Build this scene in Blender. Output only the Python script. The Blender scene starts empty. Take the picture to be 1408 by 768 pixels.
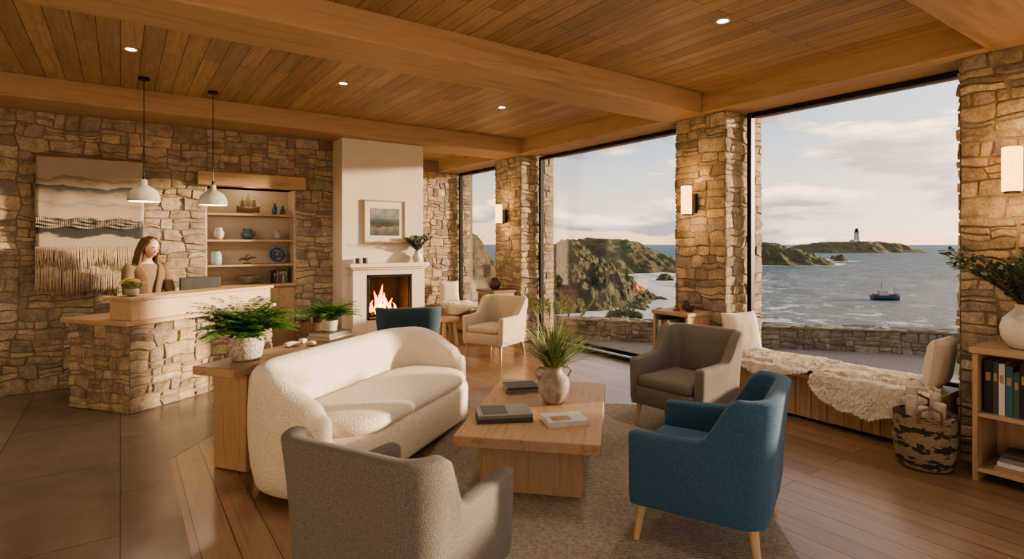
import bpy, bmesh, math, random
from mathutils import Vector, Matrix, noise
R = random.Random(11)
SC = bpy.context.scene
C = SC.collection
PI = math.pi
rad = math.radians
FX, FY, RX, RY = .5736, .8192, .8192, -.5736
H0 = 1.6
def Wp(px, d):
    l = (px-704)/769*d
    return (FX*d+RX*l, FY*d+RY*l)
def G(px, py, z=0):
    return Wp(px, (H0-z)*769/(py-335))

# ------------------------------------------------------------ mesh builder
def rrect(w, d, r, seg=5):
    r = max(min(r, w/2-1e-4, d/2-1e-4), 1e-4)
    out = []
    for (cx, cy, a0) in ((w/2-r, d/2-r, 0), (-w/2+r, d/2-r, 90), (-w/2+r, -d/2+r, 180), (w/2-r, -d/2+r, 270)):
        for k in range(seg+1):
            a = rad(a0+90*k/seg)
            out.append((cx+r*math.cos(a), cy+r*math.sin(a)))
    return out

class MB:
    def __init__(s):
        s.v = []; s.f = []; s.t = []
    def add(s, p, t=0.0):
        s.v.append(tuple(p)); s.t.append(t); return len(s.v)-1
    def loft(s, rings, cap0=True, cap1=True, closed=True, tone=0.0):
        idx = [[s.add(p, tone) for p in r] for r in rings]
        n = len(rings[0])
        for a, b in zip(idx[:-1], idx[1:]):
            for k in range(n if closed else n-1):
                s.f.append((a[k], a[(k+1) % n], b[(k+1) % n], b[k]))
        if cap0: s.f.append(tuple(reversed(idx[0])))
        if cap1: s.f.append(tuple(idx[-1]))
    def box(s, x0, x1, y0, y1, z0, z1, tone=0.0):
        s.loft([[(x0,y0,z0),(x1,y0,z0),(x1,y1,z0),(x0,y1,z0)], [(x0,y0,z1),(x1,y0,z1),(x1,y1,z1),(x0,y1,z1)]], tone=tone)
    def slab(s, w, d, z0, z1, r=.02, e=.01, cx=0, cy=0, rz=0, dome=0, seg=5):
        c, sn = math.cos(rz), math.sin(rz)
        def ring(i, z):
            return [(cx+c*x-sn*y, cy+sn*x+c*y, z) for x, y in rrect(w-2*i, d-2*i, max(r-i, .0008), seg)]
        rs = [ring(e, z0), ring(e*.3, z0+e*.3), ring(0, z0+e), ring(0, z1-e), ring(e*.3, z1-e*.3), ring(e, z1)]
        if dome:
            m = min(w, d)
            for f, h in ((.08, .45), (.18, .75), (.3, .93), (.42, 1)):
                rs.append(ring(e+m*f*.95, z1+dome*h))
        s.loft(rs)
    def lathe(s, prof, seg=24, c=(0,0,0), cap0=True, cap1=True):
        s.loft([[(c[0]+r*math.cos(2*PI*k/seg), c[1]+r*math.sin(2*PI*k/seg), c[2]+z) for k in range(seg)] for r, z in prof], cap0, cap1)
    def tube(s, pts, rr, seg=8, flat=1.0):
        pts = [Vector(p) for p in pts]
        if not hasattr(rr, '__len__'): rr = [rr]*len(pts)
        rings = []
        up = None
        for i, p in enumerate(pts):
            t = (pts[min(i+1, len(pts)-1)]-pts[max(i-1, 0)]).normalized()
            if up is None:
                up = Vector((0,0,1)) if abs(t.z) < .9 else Vector((1,0,0))
            a = t.cross(up).normalized(); b = a.cross(t).normalized(); up = b
            rings.append([p+a*math.cos(2*PI*k/seg)*rr[i]+b*math.sin(2*PI*k/seg)*rr[i]*flat for k in range(seg)])
        s.loft(rings)
    def ball(s, c, rx, ry, rz, seg=16, rn=10, fn=None):
        rings = []
        for j in range(rn+1):
            a = PI*(j+.02)/(rn+.04)-PI/2
            rings.append([])
            for k in range(seg):
                b = 2*PI*k/seg
                p = Vector((math.cos(a)*math.cos(b), math.cos(a)*math.sin(b), math.sin(a)))
                if fn: p = fn(p)
                rings[-1].append((c[0]+p.x*rx, c[1]+p.y*ry, c[2]+p.z*rz))
        s.loft(rings)
    def leaf(s, p, d, n, L, w, fold=.15, tone=0.0):
        p = Vector(p); d = Vector(d).normalized(); sd = d.cross(Vector(n))
        if sd.length < 1e-3: sd = Vector((1,0,0))
        sd.normalize(); up = sd.cross(d).normalized()
        a = s.add(p, tone); m1 = s.add(p+d*L*.5-up*fold*w, tone); e = s.add(p+d*L-up*L*.08, tone)
        l1 = s.add(p+d*L*.3+sd*w*.45, tone); l2 = s.add(p+d*L*.65+sd*w*.4-up*L*.02, tone)
        r1 = s.add(p+d*L*.3-sd*w*.45, tone); r2 = s.add(p+d*L*.65-sd*w*.4-up*L*.02, tone)
        s.f += [(a, m1, l1), (l1, m1, l2), (l2, m1, e), (a, r1, m1), (r1, r2, m1), (r2, e, m1)]
    def xf(s, M, start=0):
        for i in range(start, len(s.v)):
            s.v[i] = tuple(M @ Vector(s.v[i]))
    def build(s, name, mat, parent=None, sharp=40, bevel=0, sub=0, recalc=True, kind=None, label=None):
        me = bpy.data.meshes.new(name)
        me.from_pydata(s.v, [], s.f); me.update()
        if any(s.t):
            a = me.attributes.new('tone', 'FLOAT', 'POINT')
            a.data.foreach_set('value', s.t)
        if recalc:
            bm = bmesh.new(); bm.from_mesh(me); bmesh.ops.recalc_face_normals(bm, faces=bm.faces); bm.to_mesh(me); bm.free()
        me.shade_smooth()
        if sharp is not None and sharp < 180: me.set_sharp_from_angle(angle=rad(sharp))
        me.materials.append(mat)
        o = bpy.data.objects.new(name, me); C.objects.link(o)
        if parent: o.parent = parent
        if bevel:
            b = o.modifiers.new('b', 'BEVEL'); b.width = bevel; b.segments = 2; b.limit_method = 'ANGLE'; b.angle_limit = rad(40)
        if sub:
            q = o.modifiers.new('s', 'SUBSURF'); q.levels = sub; q.render_levels = sub
        if kind: o['kind'] = kind
        if label: o['label'] = label
        return o

def thing(name, label, cat, loc=(0,0,0), rz=0, group=None):
    o = bpy.data.objects.new(name, None); C.objects.link(o)
    o.empty_display_size = .1
    o.location = loc; o.rotation_euler = (0,0,rz); o['label'] = label; o['category'] = cat
    if group: o['group'] = group
    return o
def tag(o, label, cat, group=None):
    o['label'] = label; o['category'] = cat
    if group: o['group'] = group
    return o

# ------------------------------------------------------------ materials
def nt(name):
    m = bpy.data.materials.new(name); m.use_nodes = True
    t = m.node_tree; b = t.nodes['Principled BSDF']
    return m, t, b
def N(t, typ, **k):
    n = t.nodes.new(typ)
    for a, v in k.items():
        if a in n.inputs: n.inputs[a].default_value = v
        else: setattr(n, a, v)
    return n
def ramp(t, stops, interp='LINEAR'):
    n = t.nodes.new('ShaderNodeValToRGB'); cr = n.color_ramp; cr.interpolation = interp
    while len(cr.elements) < len(stops): cr.elements.new(.5)
    for e, (p, c) in zip(cr.elements, stops):
        e.position = p; e.color = (*c, 1) if len(c) == 3 else c
    return n
def coords(t, scale=(1,1,1), rot=(0,0,0), world=False):
    mp = N(t, 'ShaderNodeMapping'); mp.inputs['Scale'].default_value = scale; mp.inputs['Rotation'].default_value = rot
    if world:
        g = N(t, 'ShaderNodeNewGeometry'); t.links.new(g.outputs['Position'], mp.inputs['Vector'])
    else:
        tc = N(t, 'ShaderNodeTexCoord'); t.links.new(tc.outputs['Object'], mp.inputs['Vector'])
    return mp.outputs['Vector']
def mixc(t, a, b, fac, typ='MIX'):
    n = t.nodes.new('ShaderNodeMix'); n.data_type = 'RGBA'; n.blend_type = typ
    for s, v in ((6, a), (7, b), (0, fac)):
        if hasattr(v, 'is_linked') or hasattr(v, 'links'): t.links.new(v, n.inputs[s])
        else: n.inputs[s].default_value = (*v, 1) if hasattr(v, '__len__') else v
    return n.outputs[2]
def bump(t, b, h, strength=.3, dist=.01):
    n = N(t, 'ShaderNodeBump'); n.inputs['Strength'].default_value = strength; n.inputs['Distance'].default_value = dist
    t.links.new(h, n.inputs['Height']); t.links.new(n.outputs[0], b.inputs['Normal'])
def simple(name, c1, c2=None, scale=8, rough=.6, metal=0, bs=0, bscale=60, bd=.004, sheen=0, det=4, stretch=(1,1,1)):
    m, t, b = nt(name)
    c2 = c2 or tuple(x*.8 for x in c1)
    v = coords(t, stretch)
    n = N(t, 'ShaderNodeTexNoise', Scale=scale, Detail=det); t.links.new(v, n.inputs['Vector'])
    r = ramp(t, [(.3, c1), (.7, c2)]); t.links.new(n.outputs[0], r.inputs[0]); t.links.new(r.outputs[0], b.inputs['Base Color'])
    b.inputs['Roughness'].default_value = rough; b.inputs['Metallic'].default_value = metal
    if sheen: b.inputs['Sheen Weight'].default_value = sheen
    if bs:
        n2 = N(t, 'ShaderNodeTexNoise', Scale=bscale, Detail=3); t.links.new(v, n2.inputs['Vector']); bump(t, b, n2.outputs[0], bs, bd)
    return m
def wood(name, c1, c2, axis=0, rough=.5, scale=1.0):
    m, t, b = nt(name)
    st = [14*scale]*3; st[axis] = 1.2*scale
    v = coords(t, tuple(st))
    n = N(t, 'ShaderNodeTexNoise', Scale=1.6, Detail=7, Roughness=.6, Distortion=.8); t.links.new(v, n.inputs['Vector'])
    r = ramp(t, [(.28, c2), (.5, c1), (.72, tuple(x*.85 for x in c1))]); t.links.new(n.outputs[0], r.inputs[0])
    t.links.new(r.outputs[0], b.inputs['Base Color']); b.inputs['Roughness'].default_value = rough
    bump(t, b, n.outputs[0], .12, .004)
    return m
def planks(name, c1, c2, c3, w, L, rough, rot=PI/2, gap=.0022, gcol=(.06,.035,.02), coat=0, lo=.5):
    m, t, b = nt(name)
    v = coords(t, (1,1,1), (0,0,rot))
    br = N(t, 'ShaderNodeTexBrick'); br.offset = .37; br.offset_frequency = 2
    br.inputs['Color1'].default_value = (*c1,1); br.inputs['Color2'].default_value = (*c2,1); br.inputs['Mortar'].default_value = (*gcol,1)
    br.inputs['Scale'].default_value = 1; br.inputs['Brick Width'].default_value = L; br.inputs['Row Height'].default_value = w
    br.inputs['Mortar Size'].default_value = gap; br.inputs['Mortar Smooth'].default_value = .1; br.inputs['Bias'].default_value = 0
    t.links.new(v, br.inputs['Vector'])
    mp = N(t, 'ShaderNodeMapping'); mp.inputs['Scale'].default_value = (1.2, 18, 18); t.links.new(v, mp.inputs['Vector'])
    n = N(t, 'ShaderNodeTexNoise', Scale=1.5, Detail=8, Roughness=.65, Distortion=1.0); t.links.new(mp.outputs[0], n.inputs['Vector'])
    r = ramp(t, [(.3, (lo,lo*.97,lo*.94)), (.6, (1,1,1))]); t.links.new(n.outputs[0], r.inputs[0])
    n3 = N(t, 'ShaderNodeTexNoise', Scale=1.1, Detail=2); t.links.new(v, n3.inputs['Vector'])
    r3 = ramp(t, [(.35, (1,1,1)), (.7, c3)]); t.links.new(n3.outputs[0], r3.inputs[0])
    c = mixc(t, br.outputs['Color'], r.outputs[0], .75, 'MULTIPLY'); c = mixc(t, c, r3.outputs[0], .5, 'MULTIPLY')
    t.links.new(c, b.inputs['Base Color']); b.inputs['Roughness'].default_value = rough
    if coat: b.inputs['Coat Weight'].default_value = coat; b.inputs['Coat Roughness'].default_value = .2
    iv = N(t, 'ShaderNodeMath', operation='SUBTRACT'); iv.inputs[0].default_value = 1; t.links.new(br.outputs['Fac'], iv.inputs[1])
    bump(t, b, iv.outputs[0], .25, .003)
    return m
def stone_mat(name, cols, rough=.9, bs=1.0):
    m, t, b = nt(name)
    at = N(t, 'ShaderNodeAttribute'); at.attribute_name = 'tone'
    r = ramp(t, [(i/(len(cols)-1), c) for i, c in enumerate(cols)]); t.links.new(at.outputs['Fac'], r.inputs[0])
    v = coords(t, world=True)
    n = N(t, 'ShaderNodeTexNoise', Scale=9, Detail=9, Roughness=.65); t.links.new(v, n.inputs['Vector'])
    r2 = ramp(t, [(.3, (.52,.46,.42)), (.52, (1,1,1)), (.72, (1.35,1.28,1.15))]); t.links.new(n.outputs[0], r2.inputs[0])
    n5 = N(t, 'ShaderNodeTexNoise', Scale=60, Detail=4, Roughness=.7); t.links.new(v, n5.inputs['Vector'])
    r5 = ramp(t, [(.35, (.55,.53,.5)), (.6, (1.15,1.15,1.15))]); t.links.new(n5.outputs[0], r5.inputs[0])
    c = mixc(t, r.outputs[0], r2.outputs[0], .85, 'MULTIPLY'); c = mixc(t, c, r5.outputs[0], .7, 'MULTIPLY')
    t.links.new(c, b.inputs['Base Color']); b.inputs['Roughness'].default_value = rough
    n2 = N(t, 'ShaderNodeTexNoise', Scale=20, Detail=9, Roughness=.75); t.links.new(v, n2.inputs['Vector'])
    bump(t, b, n2.outputs[0], bs, .03)
    return m
def fabric(name, c, c2, sc=260, bs=.5, rough=.9, sheen=.06):
    m, t, b = nt(name)
    v = coords(t)
    n = N(t, 'ShaderNodeTexNoise', Scale=sc, Detail=2); t.links.new(v, n.inputs['Vector'])
    r = ramp(t, [(.35, c), (.65, c2)]); t.links.new(n.outputs[0], r.inputs[0]); t.links.new(r.outputs[0], b.inputs['Base Color'])
    b.inputs['Roughness'].default_value = rough; b.inputs['Sheen Weight'].default_value = sheen
    bump(t, b, n.outputs[0], bs, .003)
    return m
def emis(name, c, s, base=1.0):
    m, t, b = nt(name)
    b.inputs['Base Color'].default_value = (*[x*base for x in c],1); b.inputs['Emission Color'].default_value = (*c,1); b.inputs['Emission Strength'].default_value = s
    n = N(t, 'ShaderNodeTexNoise', Scale=6); r = ramp(t, [(.2, tuple(x*.8 for x in c)), (.8, c)]); t.links.new(n.outputs[0], r.inputs[0]); t.links.new(r.outputs[0], b.inputs['Emission Color'])
    return m

M = {}
OA, OB = (.44,.305,.19), (.29,.19,.112)
M['oak'] = wood('oak', OA, OB, 0)
M['oak_y'] = wood('oak_y', OA, OB, 1)
M['oak_z'] = wood('oak_z', (.42,.29,.18), (.28,.185,.105), 2)
M['beam'] = wood('beam_oak', (.45,.31,.19), (.31,.20,.115), 0, .6, .5)
M['beam_y'] = wood('beam_oak_y', (.45,.31,.19), (.31,.20,.115), 1, .6, .5)
M['oak_lt'] = wood('oak_light', (.50,.37,.24), (.38,.26,.16), 2)
M['oak_dk'] = wood('oak_dark', (.20,.115,.06), (.11,.06,.03), 0)
M['ceil'] = planks('ceiling_planks', (.50,.345,.21), (.36,.24,.14), (.85,.83,.8), .15, 2.4, .5, gap=.003)
M['floor'] = planks('floor_planks', (.33,.22,.135), (.24,.155,.093), (.82,.79,.76), .17, 2.0, .3, gap=.0035, gcol=(.055,.035,.022), coat=.35, lo=.6)
M['stone'] = stone_mat('stone_wall', [(.27,.225,.165), (.45,.37,.26), (.57,.47,.33), (.37,.32,.25), (.60,.50,.35), (.33,.30,.26), (.51,.41,.27), (.64,.56,.43)])
M['stone_out'] = stone_mat('stone_garden', [(.22,.20,.16), (.33,.30,.23), (.38,.34,.26), (.26,.24,.20)])
M['mortar'] = simple('mortar', (.30,.24,.165), (.20,.16,.11), 20, .95, bs=.5)
M['plaster'] = simple('plaster', (.66,.60,.51), (.62,.56,.47), 3, .85, bs=.1)
M['cream'] = simple('cream_paint', (.68,.62,.53), (.64,.58,.49), 3, .6)
M['niche'] = simple('niche_paint', (.56,.47,.36), (.52,.43,.33), 3, .7)
M['black'] = simple('black_metal', (.02,.02,.022), (.03,.03,.03), 10, .4, .6)
M['grey'] = fabric('grey_fabric', (.095,.09,.085), (.19,.18,.17), 240)
M['grey2'] = fabric('taupe_fabric', (.11,.098,.088), (.20,.178,.158))
M['blue'] = fabric('blue_fabric', (.018,.062,.125), (.045,.135,.235), 220)
M['teal'] = fabric('teal_fabric', (.022,.05,.075), (.045,.09,.12))
M['creamf'] = fabric('cream_fabric', (.50,.42,.32), (.60,.51,.40))
M['pillow'] = fabric('pillow_linen', (.60,.54,.44), (.72,.65,.54), 180)
M['concrete'] = simple('concrete', (.42,.39,.34), (.34,.315,.275), 14, .75, bs=.1)
M['ceramic'] = simple('white_ceramic', (.70,.67,.60), (.60,.57,.50), 7, .45, bs=.05)
M['jug'] = simple('stoneware', (.40,.36,.29), (.17,.14,.105), 11, .6, bs=.4, bscale=40)
M['dark_cer'] = simple('dark_ceramic', (.10,.07,.05), (.05,.035,.03), 6, .35)
M['tealc'] = simple('teal_ceramic', (.05,.12,.15), (.09,.17,.19), 8, .3)
M['bluec'] = simple('blue_ceramic', (.03,.05,.10), (.05,.08,.14), 8, .3)
M['greenc'] = simple('pale_green_glaze', (.28,.38,.34), (.19,.28,.27), 12, .35)
M['greyc'] = simple('grey_glaze', (.30,.30,.27), (.45,.42,.36), 12, .4)
M['fern'] = simple('fern_green', (.12,.34,.045), (.06,.20,.022), 9, .55)
M['grassy'] = simple('grass_green', (.27,.31,.13), (.14,.19,.07), 12, .55)
M['olive'] = simple('olive_leaf', (.12,.17,.10), (.06,.10,.055), 12, .5)
M['stem'] = simple('stem_brown', (.16,.11,.05), (.10,.07,.03), 12, .7)
M['page'] = simple('pages', (.68,.63,.53), (.58,.53,.44), 60, .9)
M['skin'] = simple('skin', (.58,.36,.26), (.53,.32,.23), 4, .5)
M['hair'] = simple('brown_hair', (.11,.055,.026), (.05,.025,.012), 30, .45, stretch=(3,3,.3), bs=.4, bscale=90)
M['cardi'] = fabric('brown_knit', (.12,.078,.045), (.18,.12,.07), 150, .7)
M['top'] = fabric('brown_top', (.17,.11,.07), (.21,.145,.095))
M['trouser'] = fabric('dark_trouser', (.03,.03,.035), (.05,.05,.055))
M['lip'] = simple('lips', (.36,.09,.07), (.30,.07,.06), 5, .4)
M['eye'] = simple('eye_dark', (.03,.02,.015), (.02,.01,.01), 5, .2)
M['wicker'] = simple('wicker', (.26,.17,.09), (.14,.085,.04), 60, .8, bs=.9, bscale=90, bd=.01)
M['bark'] = simple('bark', (.20,.13,.08), (.10,.065,.04), 25, .9, bs=.6)
M['birch'] = simple('pale_log', (.60,.55,.48), (.42,.36,.29), 14, .8, bs=.3)
M['char'] = simple('charred_log', (.05,.03,.02), (.02,.012,.01), 25, .9, bs=.6)
M['firebox'] = simple('firebox', (.03,.022,.018), (.015,.012,.01), 10, .8)
M['lamp'] = emis('warm_shade', (1.0,.50,.15), 3.6, .3)
M['bulb'] = emis('downlight_lens', (1.0,.78,.52), 25)
M['flame'] = emis('flame_orange', (1.0,.22,.025), 4.5)
M['flame2'] = emis('flame_yellow', (1.0,.52,.10), 8)
M['wool'] = simple('sheepskin', (.93,.89,.81), (.84,.78,.68), 10, .95, bs=.3, bscale=120)
M['gravel'] = simple('gravel', (.36,.32,.26), (.22,.195,.16), 30, .95, bs=.8, bscale=60, bd=.02)
M['shell'] = simple('shell', (.70,.64,.55), (.55,.47,.4), 20, .5)

# boucle
m, t, b = nt('boucle'); v = coords(t)
vo = N(t, 'ShaderNodeTexVoronoi', Scale=95); t.links.new(v, vo.inputs['Vector'])
n = N(t, 'ShaderNodeTexNoise', Scale=60, Detail=4); t.links.new(v, n.inputs['Vector'])
r = ramp(t, [(.2, (.78,.72,.62)), (.75, (.64,.57,.47))]); t.links.new(vo.outputs['Distance'], r.inputs[0]); t.links.new(r.outputs[0], b.inputs['Base Color'])
ad = N(t, 'ShaderNodeMath', operation='SUBTRACT'); t.links.new(n.outputs[0], ad.inputs[0]); t.links.new(vo.outputs['Distance'], ad.inputs[1])
b.inputs['Roughness'].default_value = .95; b.inputs['Sheen Weight'].default_value = .2; bump(t, b, ad.outputs[0], .5, .008); M['boucle'] = m
# rug
m, t, b = nt('rug_weave'); v = coords(t)
wv = N(t, 'ShaderNodeTexWave', Scale=14, Distortion=3.5, Detail=3); wv.inputs['Detail Scale'].default_value = 6; wv.bands_direction = 'X'; t.links.new(v, wv.inputs['Vector'])
n = N(t, 'ShaderNodeTexNoise', Scale=45, Detail=5, Roughness=.7); t.links.new(v, n.inputs['Vector'])
r = ramp(t, [(.3, (.30,.26,.21)), (.7, (.62,.56,.47))]); t.links.new(n.outputs[0], r.inputs[0])
r2 = ramp(t, [(.0, (.6,.6,.6)), (.5, (1,1,1))]); t.links.new(wv.outputs[0], r2.inputs[0])
t.links.new(mixc(t, r.outputs[0], r2.outputs[0], .6, 'MULTIPLY'), b.inputs['Base Color']); b.inputs['Roughness'].default_value = .95
ad = N(t, 'ShaderNodeMath', operation='ADD'); t.links.new(n.outputs[0], ad.inputs[0]); t.links.new(wv.outputs[0], ad.inputs[1]); bump(t, b, ad.outputs[0], .9, .012); M['rug'] = m
# stone tiles
m, t, b = nt('stone_tiles'); v = coords(t, rot=(0,0,PI/2))
br = N(t, 'ShaderNodeTexBrick'); br.inputs['Color1'].default_value = (.205,.17,.135,1); br.inputs['Color2'].default_value = (.17,.14,.112,1); br.inputs['Mortar'].default_value = (.075,.06,.048,1)
br.inputs['Scale'].default_value = 1; br.inputs['Brick Width'].default_value = 1.25; br.inputs['Row Height'].default_value = .75; br.inputs['Mortar Size'].default_value = .004
t.links.new(v, br.inputs['Vector'])
n = N(t, 'ShaderNodeTexNoise', Scale=3.2, Detail=10, Roughness=.62, Distortion=.5); t.links.new(v, n.inputs['Vector'])
r = ramp(t, [(.25, (.8,.79,.78)), (.5, (1,1,1)), (.75, (1.2,1.19,1.17))]); t.links.new(n.outputs[0], r.inputs[0])
t.links.new(mixc(t, br.outputs['Color'], r.outputs[0], .8, 'MULTIPLY'), b.inputs['Base Color'])
r2 = ramp(t, [(.3, (.16,.16,.16)), (.7, (.26,.26,.26))]); t.links.new(n.outputs[0], r2.inputs[0]); t.links.new(r2.outputs[0], b.inputs['Roughness']); M['tiles'] = m
m, t, b = nt('bench_boards'); v = coords(t)
wv = N(t, 'ShaderNodeSeparateXYZ'); t.links.new(v, wv.inputs[0])
md = N(t, 'ShaderNodeMath', operation='PINGPONG'); md.inputs[1].default_value = .07; t.links.new(wv.outputs['Y'], md.inputs[0])
gp = N(t, 'ShaderNodeMath', operation='GREATER_THAN'); gp.inputs[1].default_value = .003; t.links.new(md.outputs[0], gp.inputs[0])
mp = N(t, 'ShaderNodeMapping'); mp.inputs['Scale'].default_value = (14,14,1.2); t.links.new(v, mp.inputs['Vector'])
n = N(t, 'ShaderNodeTexNoise', Scale=1.6, Detail=6); t.links.new(mp.outputs[0], n.inputs['Vector'])
r = ramp(t, [(.3, (.27,.175,.105)), (.6, (.40,.275,.17))]); t.links.new(n.outputs[0], r.inputs[0])
t.links.new(mixc(t, (.05,.03,.015), r.outputs[0], gp.outputs[0]), b.inputs['Base Color']); b.inputs['Roughness'].default_value = .55; M['boards'] = m
# glass (single sheet)
m, t, b = nt('window_glass'); t.nodes.remove(b)
lw = N(t, 'ShaderNodeLayerWeight', Blend=.25); tr = N(t, 'ShaderNodeBsdfTransparent'); gl = N(t, 'ShaderNodeBsdfGlossy'); gl.inputs['Roughness'].default_value = .02
mx = N(t, 'ShaderNodeMixShader'); ml = N(t, 'ShaderNodeMath', operation='MULTIPLY'); ml.inputs[1].default_value = .2
t.links.new(lw.outputs['Fresnel'], ml.inputs[0]); t.links.new(ml.outputs[0], mx.inputs[0]); t.links.new(tr.outputs[0], mx.inputs[1]); t.links.new(gl.outputs[0], mx.inputs[2])
t.links.new(mx.outputs[0], t.nodes['Material Output'].inputs[0]); M['glass'] = m

# ------------------------------------------------------------ stones
def cells(W, H, s=1.0):
    out = []; st = [(0, 0, W, H)]
    while st:
        x, y, w, h = st.pop()
        big = w > .48*s or h > .21*s
        if big or (w*h > .04*s*s and R.random() < .5) or (w > .2*s and h > .10*s and R.random() < .4):
            if w/h > R.uniform(1.4, 3.0):
                k = R.uniform(.27, .73); st += [(x, y, w*k, h), (x+w*k, y, w*(1-k), h)]
            else:
                k = R.uniform(.27, .73); st += [(x, y, w, h*k), (x, y+h*k, w, h*(1-k))]
        else: out.append((x, y, w, h))
    return out
def stone_panel(m, o, u, v, n, W, H, dep=.05, s=1.0):
    o = Vector(o); u = Vector(u); v = Vector(v); n = Vector(n)
    off = Vector((R.uniform(0, 50), R.uniform(0, 50), 0))
    gap = .003
    for (x, y, w, h) in cells(W, H, s):
        x0, y0, w0, h0 = x+gap, y+gap, w-2*gap, h-2*gap
        if w0 < .02 or h0 < .02: continue
        e = .009
        ex, ey = min(e/w0, .3), min(e/h0, .3)
        nu, nv = max(1, int(w0/.055)), max(1, int(h0/.045))
        ss = [0, ex*.4] + [ex+(1-2*ex)*i/nu for i in range(nu+1)] + [1-ex*.4, 1]
        tt = [0, ey*.4] + [ey+(1-2*ey)*i/nv for i in range(nv+1)] + [1-ey*.4, 1]
        d = R.uniform(.25, 1)*dep; tone = R.uniform(.01, 1)
        ta, tb = R.uniform(-.6, .6), R.uniform(-.6, .6)
        idx = []
        sd = R.uniform(0, 90)
        for j, q in enumerate(tt):
            row = []
            for i, p in enumerate(ss):
                ed = min(p*w0, (1-p)*w0, q*h0, (1-q)*h0)
                cx = max(0, .018-min(p, 1-p)*w0); cy = max(0, .018-min(q, 1-q)*h0)
                X = x0+p*w0; Y = y0+q*h0
                if cx > 0 and cy > 0:
                    X += (1 if p < .5 else -1)*cx*cy*16; Y += (1 if q < .5 else -1)*cx*cy*16
                P = Vector((X, Y, 0))+off
                bd_ = min(1, min(X, W-X, Y, H-Y)/.06); bd_ = max(0, bd_)
                wv = (noise.noise_vector(P*2.3)*.035+noise.noise_vector(P*6.5)*.034)*(.12+.88*bd_)
                k = min(1, ed/e); k = math.sqrt(k)
                dd = d*k*(1+ta*(p-.5)*2+tb*(q-.5)*2)*.8+(noise.noise(Vector((X*18+sd, Y*18, sd)))*.009+noise.noise(Vector((X*45+sd, Y*45, sd)))*.005)*k
                if ed == 0: dd = -.006
                row.append(m.add(o+u*(X+wv.x)+v*(Y+wv.y)+n*dd, tone))
            idx.append(row)
        for j in range(len(tt)-1):
            for i in range(len(ss)-1):
                m.f.append((idx[j][i], idx[j][i+1], idx[j+1][i+1], idx[j+1][i]))
def stone_obj(name, panels, cores, parent=None, kind='structure', mat='stone', s=.8, dep=.023):
    m = MB()
    for p in panels: stone_panel(m, *p, s=s, dep=dep)
    o = m.build(name, M[mat], parent, sharp=30, recalc=False, kind=kind)
    c = MB()
    for b in cores: c.box(*b)
    k = c.build('mortar_core', M['mortar'], o, sharp=30)
    return o
X, Y, Z = (1,0,0), (0,1,0), (0,0,1)
nX, nY = (-1,0,0), (0,-1,0)

# ------------------------------------------------------------ room shell
def S(name, mat, fn, sharp=30, bevel=0):
    m = MB(); fn(m); return m.build(name, M[mat], None, sharp=sharp, bevel=bevel, kind='structure')
YB = 7.87; CEIL = 3.25; BZ = 3.03
S('floor', 'floor', lambda m: m.box(-3, 5.95, -3, 10.3, -.2, 0))
def tilef(m):
    P = [(-3,-3), (.3,-3), (.3,4.86), (1.9,6.85), (1.9,7.92), (-3,7.92)]
    m.loft([[(x,y,.0002) for x, y in P], [(x,y,.0015) for x, y in P]])
S('floor_stone', 'tiles', tilef)
S('ceiling', 'ceil', lambda m: m.box(-3, 6.0, -3, 10.3, CEIL, CEIL+.15))
S('wall_left', 'plaster', lambda m: m.box(-3.15, -3, -3, 8, 0, CEIL))
stone_obj('wall_back', [((-3,YB,0), X, Z, nY, 3.88, BZ), ((1.925,YB,0), X, Z, nY, .52, BZ), ((.88,YB,2.32), X, Z, nY, 1.045, BZ-2.32)],
          [(-3,.88,YB+.002,YB+.4,0,CEIL), (1.925,3.64,YB+.002,YB+.4,0,CEIL), (.88,1.925,YB+.002,YB+.4,2.32,CEIL)])
S('wall_niche', 'niche', lambda m: (m.box(.86,1.95,YB+.33,YB+.38,0,2.4), m.box(.86,.885,YB-.0,YB+.34,0,2.34), m.box(1.92,1.945,YB-.0,YB+.34,0,2.34), m.box(.86,1.95,YB,YB+.34,2.32,2.36)))
stone_obj('wall_alcove', [((3.64,10.0,0), X, Z, nY, 2.3, BZ)], [(3.6,6.0,10.002,10.3,0,CEIL)])
S('wall_alcove_side', 'plaster', lambda m: m.box(3.4,3.64,YB+.4,10.1,0,CEIL))
S('wall_chimney', 'plaster', lambda m: (m.box(2.438,3.64,7.47,YB+.05,0,.56), m.box(2.438,2.76,7.47,YB+.05,.56,1.17), m.box(3.41,3.64,7.47,YB+.05,.56,1.17), m.box(2.438,3.64,7.47,YB+.05,1.17,BZ)), bevel=.004)
def pier(name, y0, y1, x0=5.32, x1=6.0, z1=BZ):
    stone_obj(name, [((x0,y1,0), nY, Z, nX, y1-y0, z1), ((x0-.015,y0,0), X, Z, nY, x1-x0+.015, z1), ((x1,y1,0), nX, Z, Y, x1-x0+.015, z1)],
              [(x0+.002,x1,y0+.002,y1-.002,0,CEIL)], s=.84, dep=.022)
pier('wall_pier', 3.60, 4.25)
pier('wall_pier_far', 7.34, 8.08)
pier('wall_pier_near', .55, 1.56)
S('trim_2', 'beam', lambda m: m.box(-3, 5.6, 7.2, 7.9, BZ, CEIL+.01), bevel=.012)
S('trim_3', 'beam', lambda m: m.box(-3, 5.6, 3.83, 4.38, BZ, CEIL+.01), bevel=.012)
S('trim_4', 'beam', lambda m: m.box(-3, 5.6, .75, 1.37, BZ, CEIL+.01), bevel=.012)
S('trim_5', 'beam_y', lambda m: m.box(5.22, 6.0, 1.37, 3.83, BZ, CEIL+.01), bevel=.012)
S('trim_6', 'beam_y', lambda m: m.box(5.22, 6.0, 4.38, 7.2, BZ, CEIL+.01), bevel=.012)
S('trim_7', 'beam_y', lambda m: m.box(5.22, 6.0, 7.9, 10.05, BZ, CEIL+.01), bevel=.012)
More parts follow.
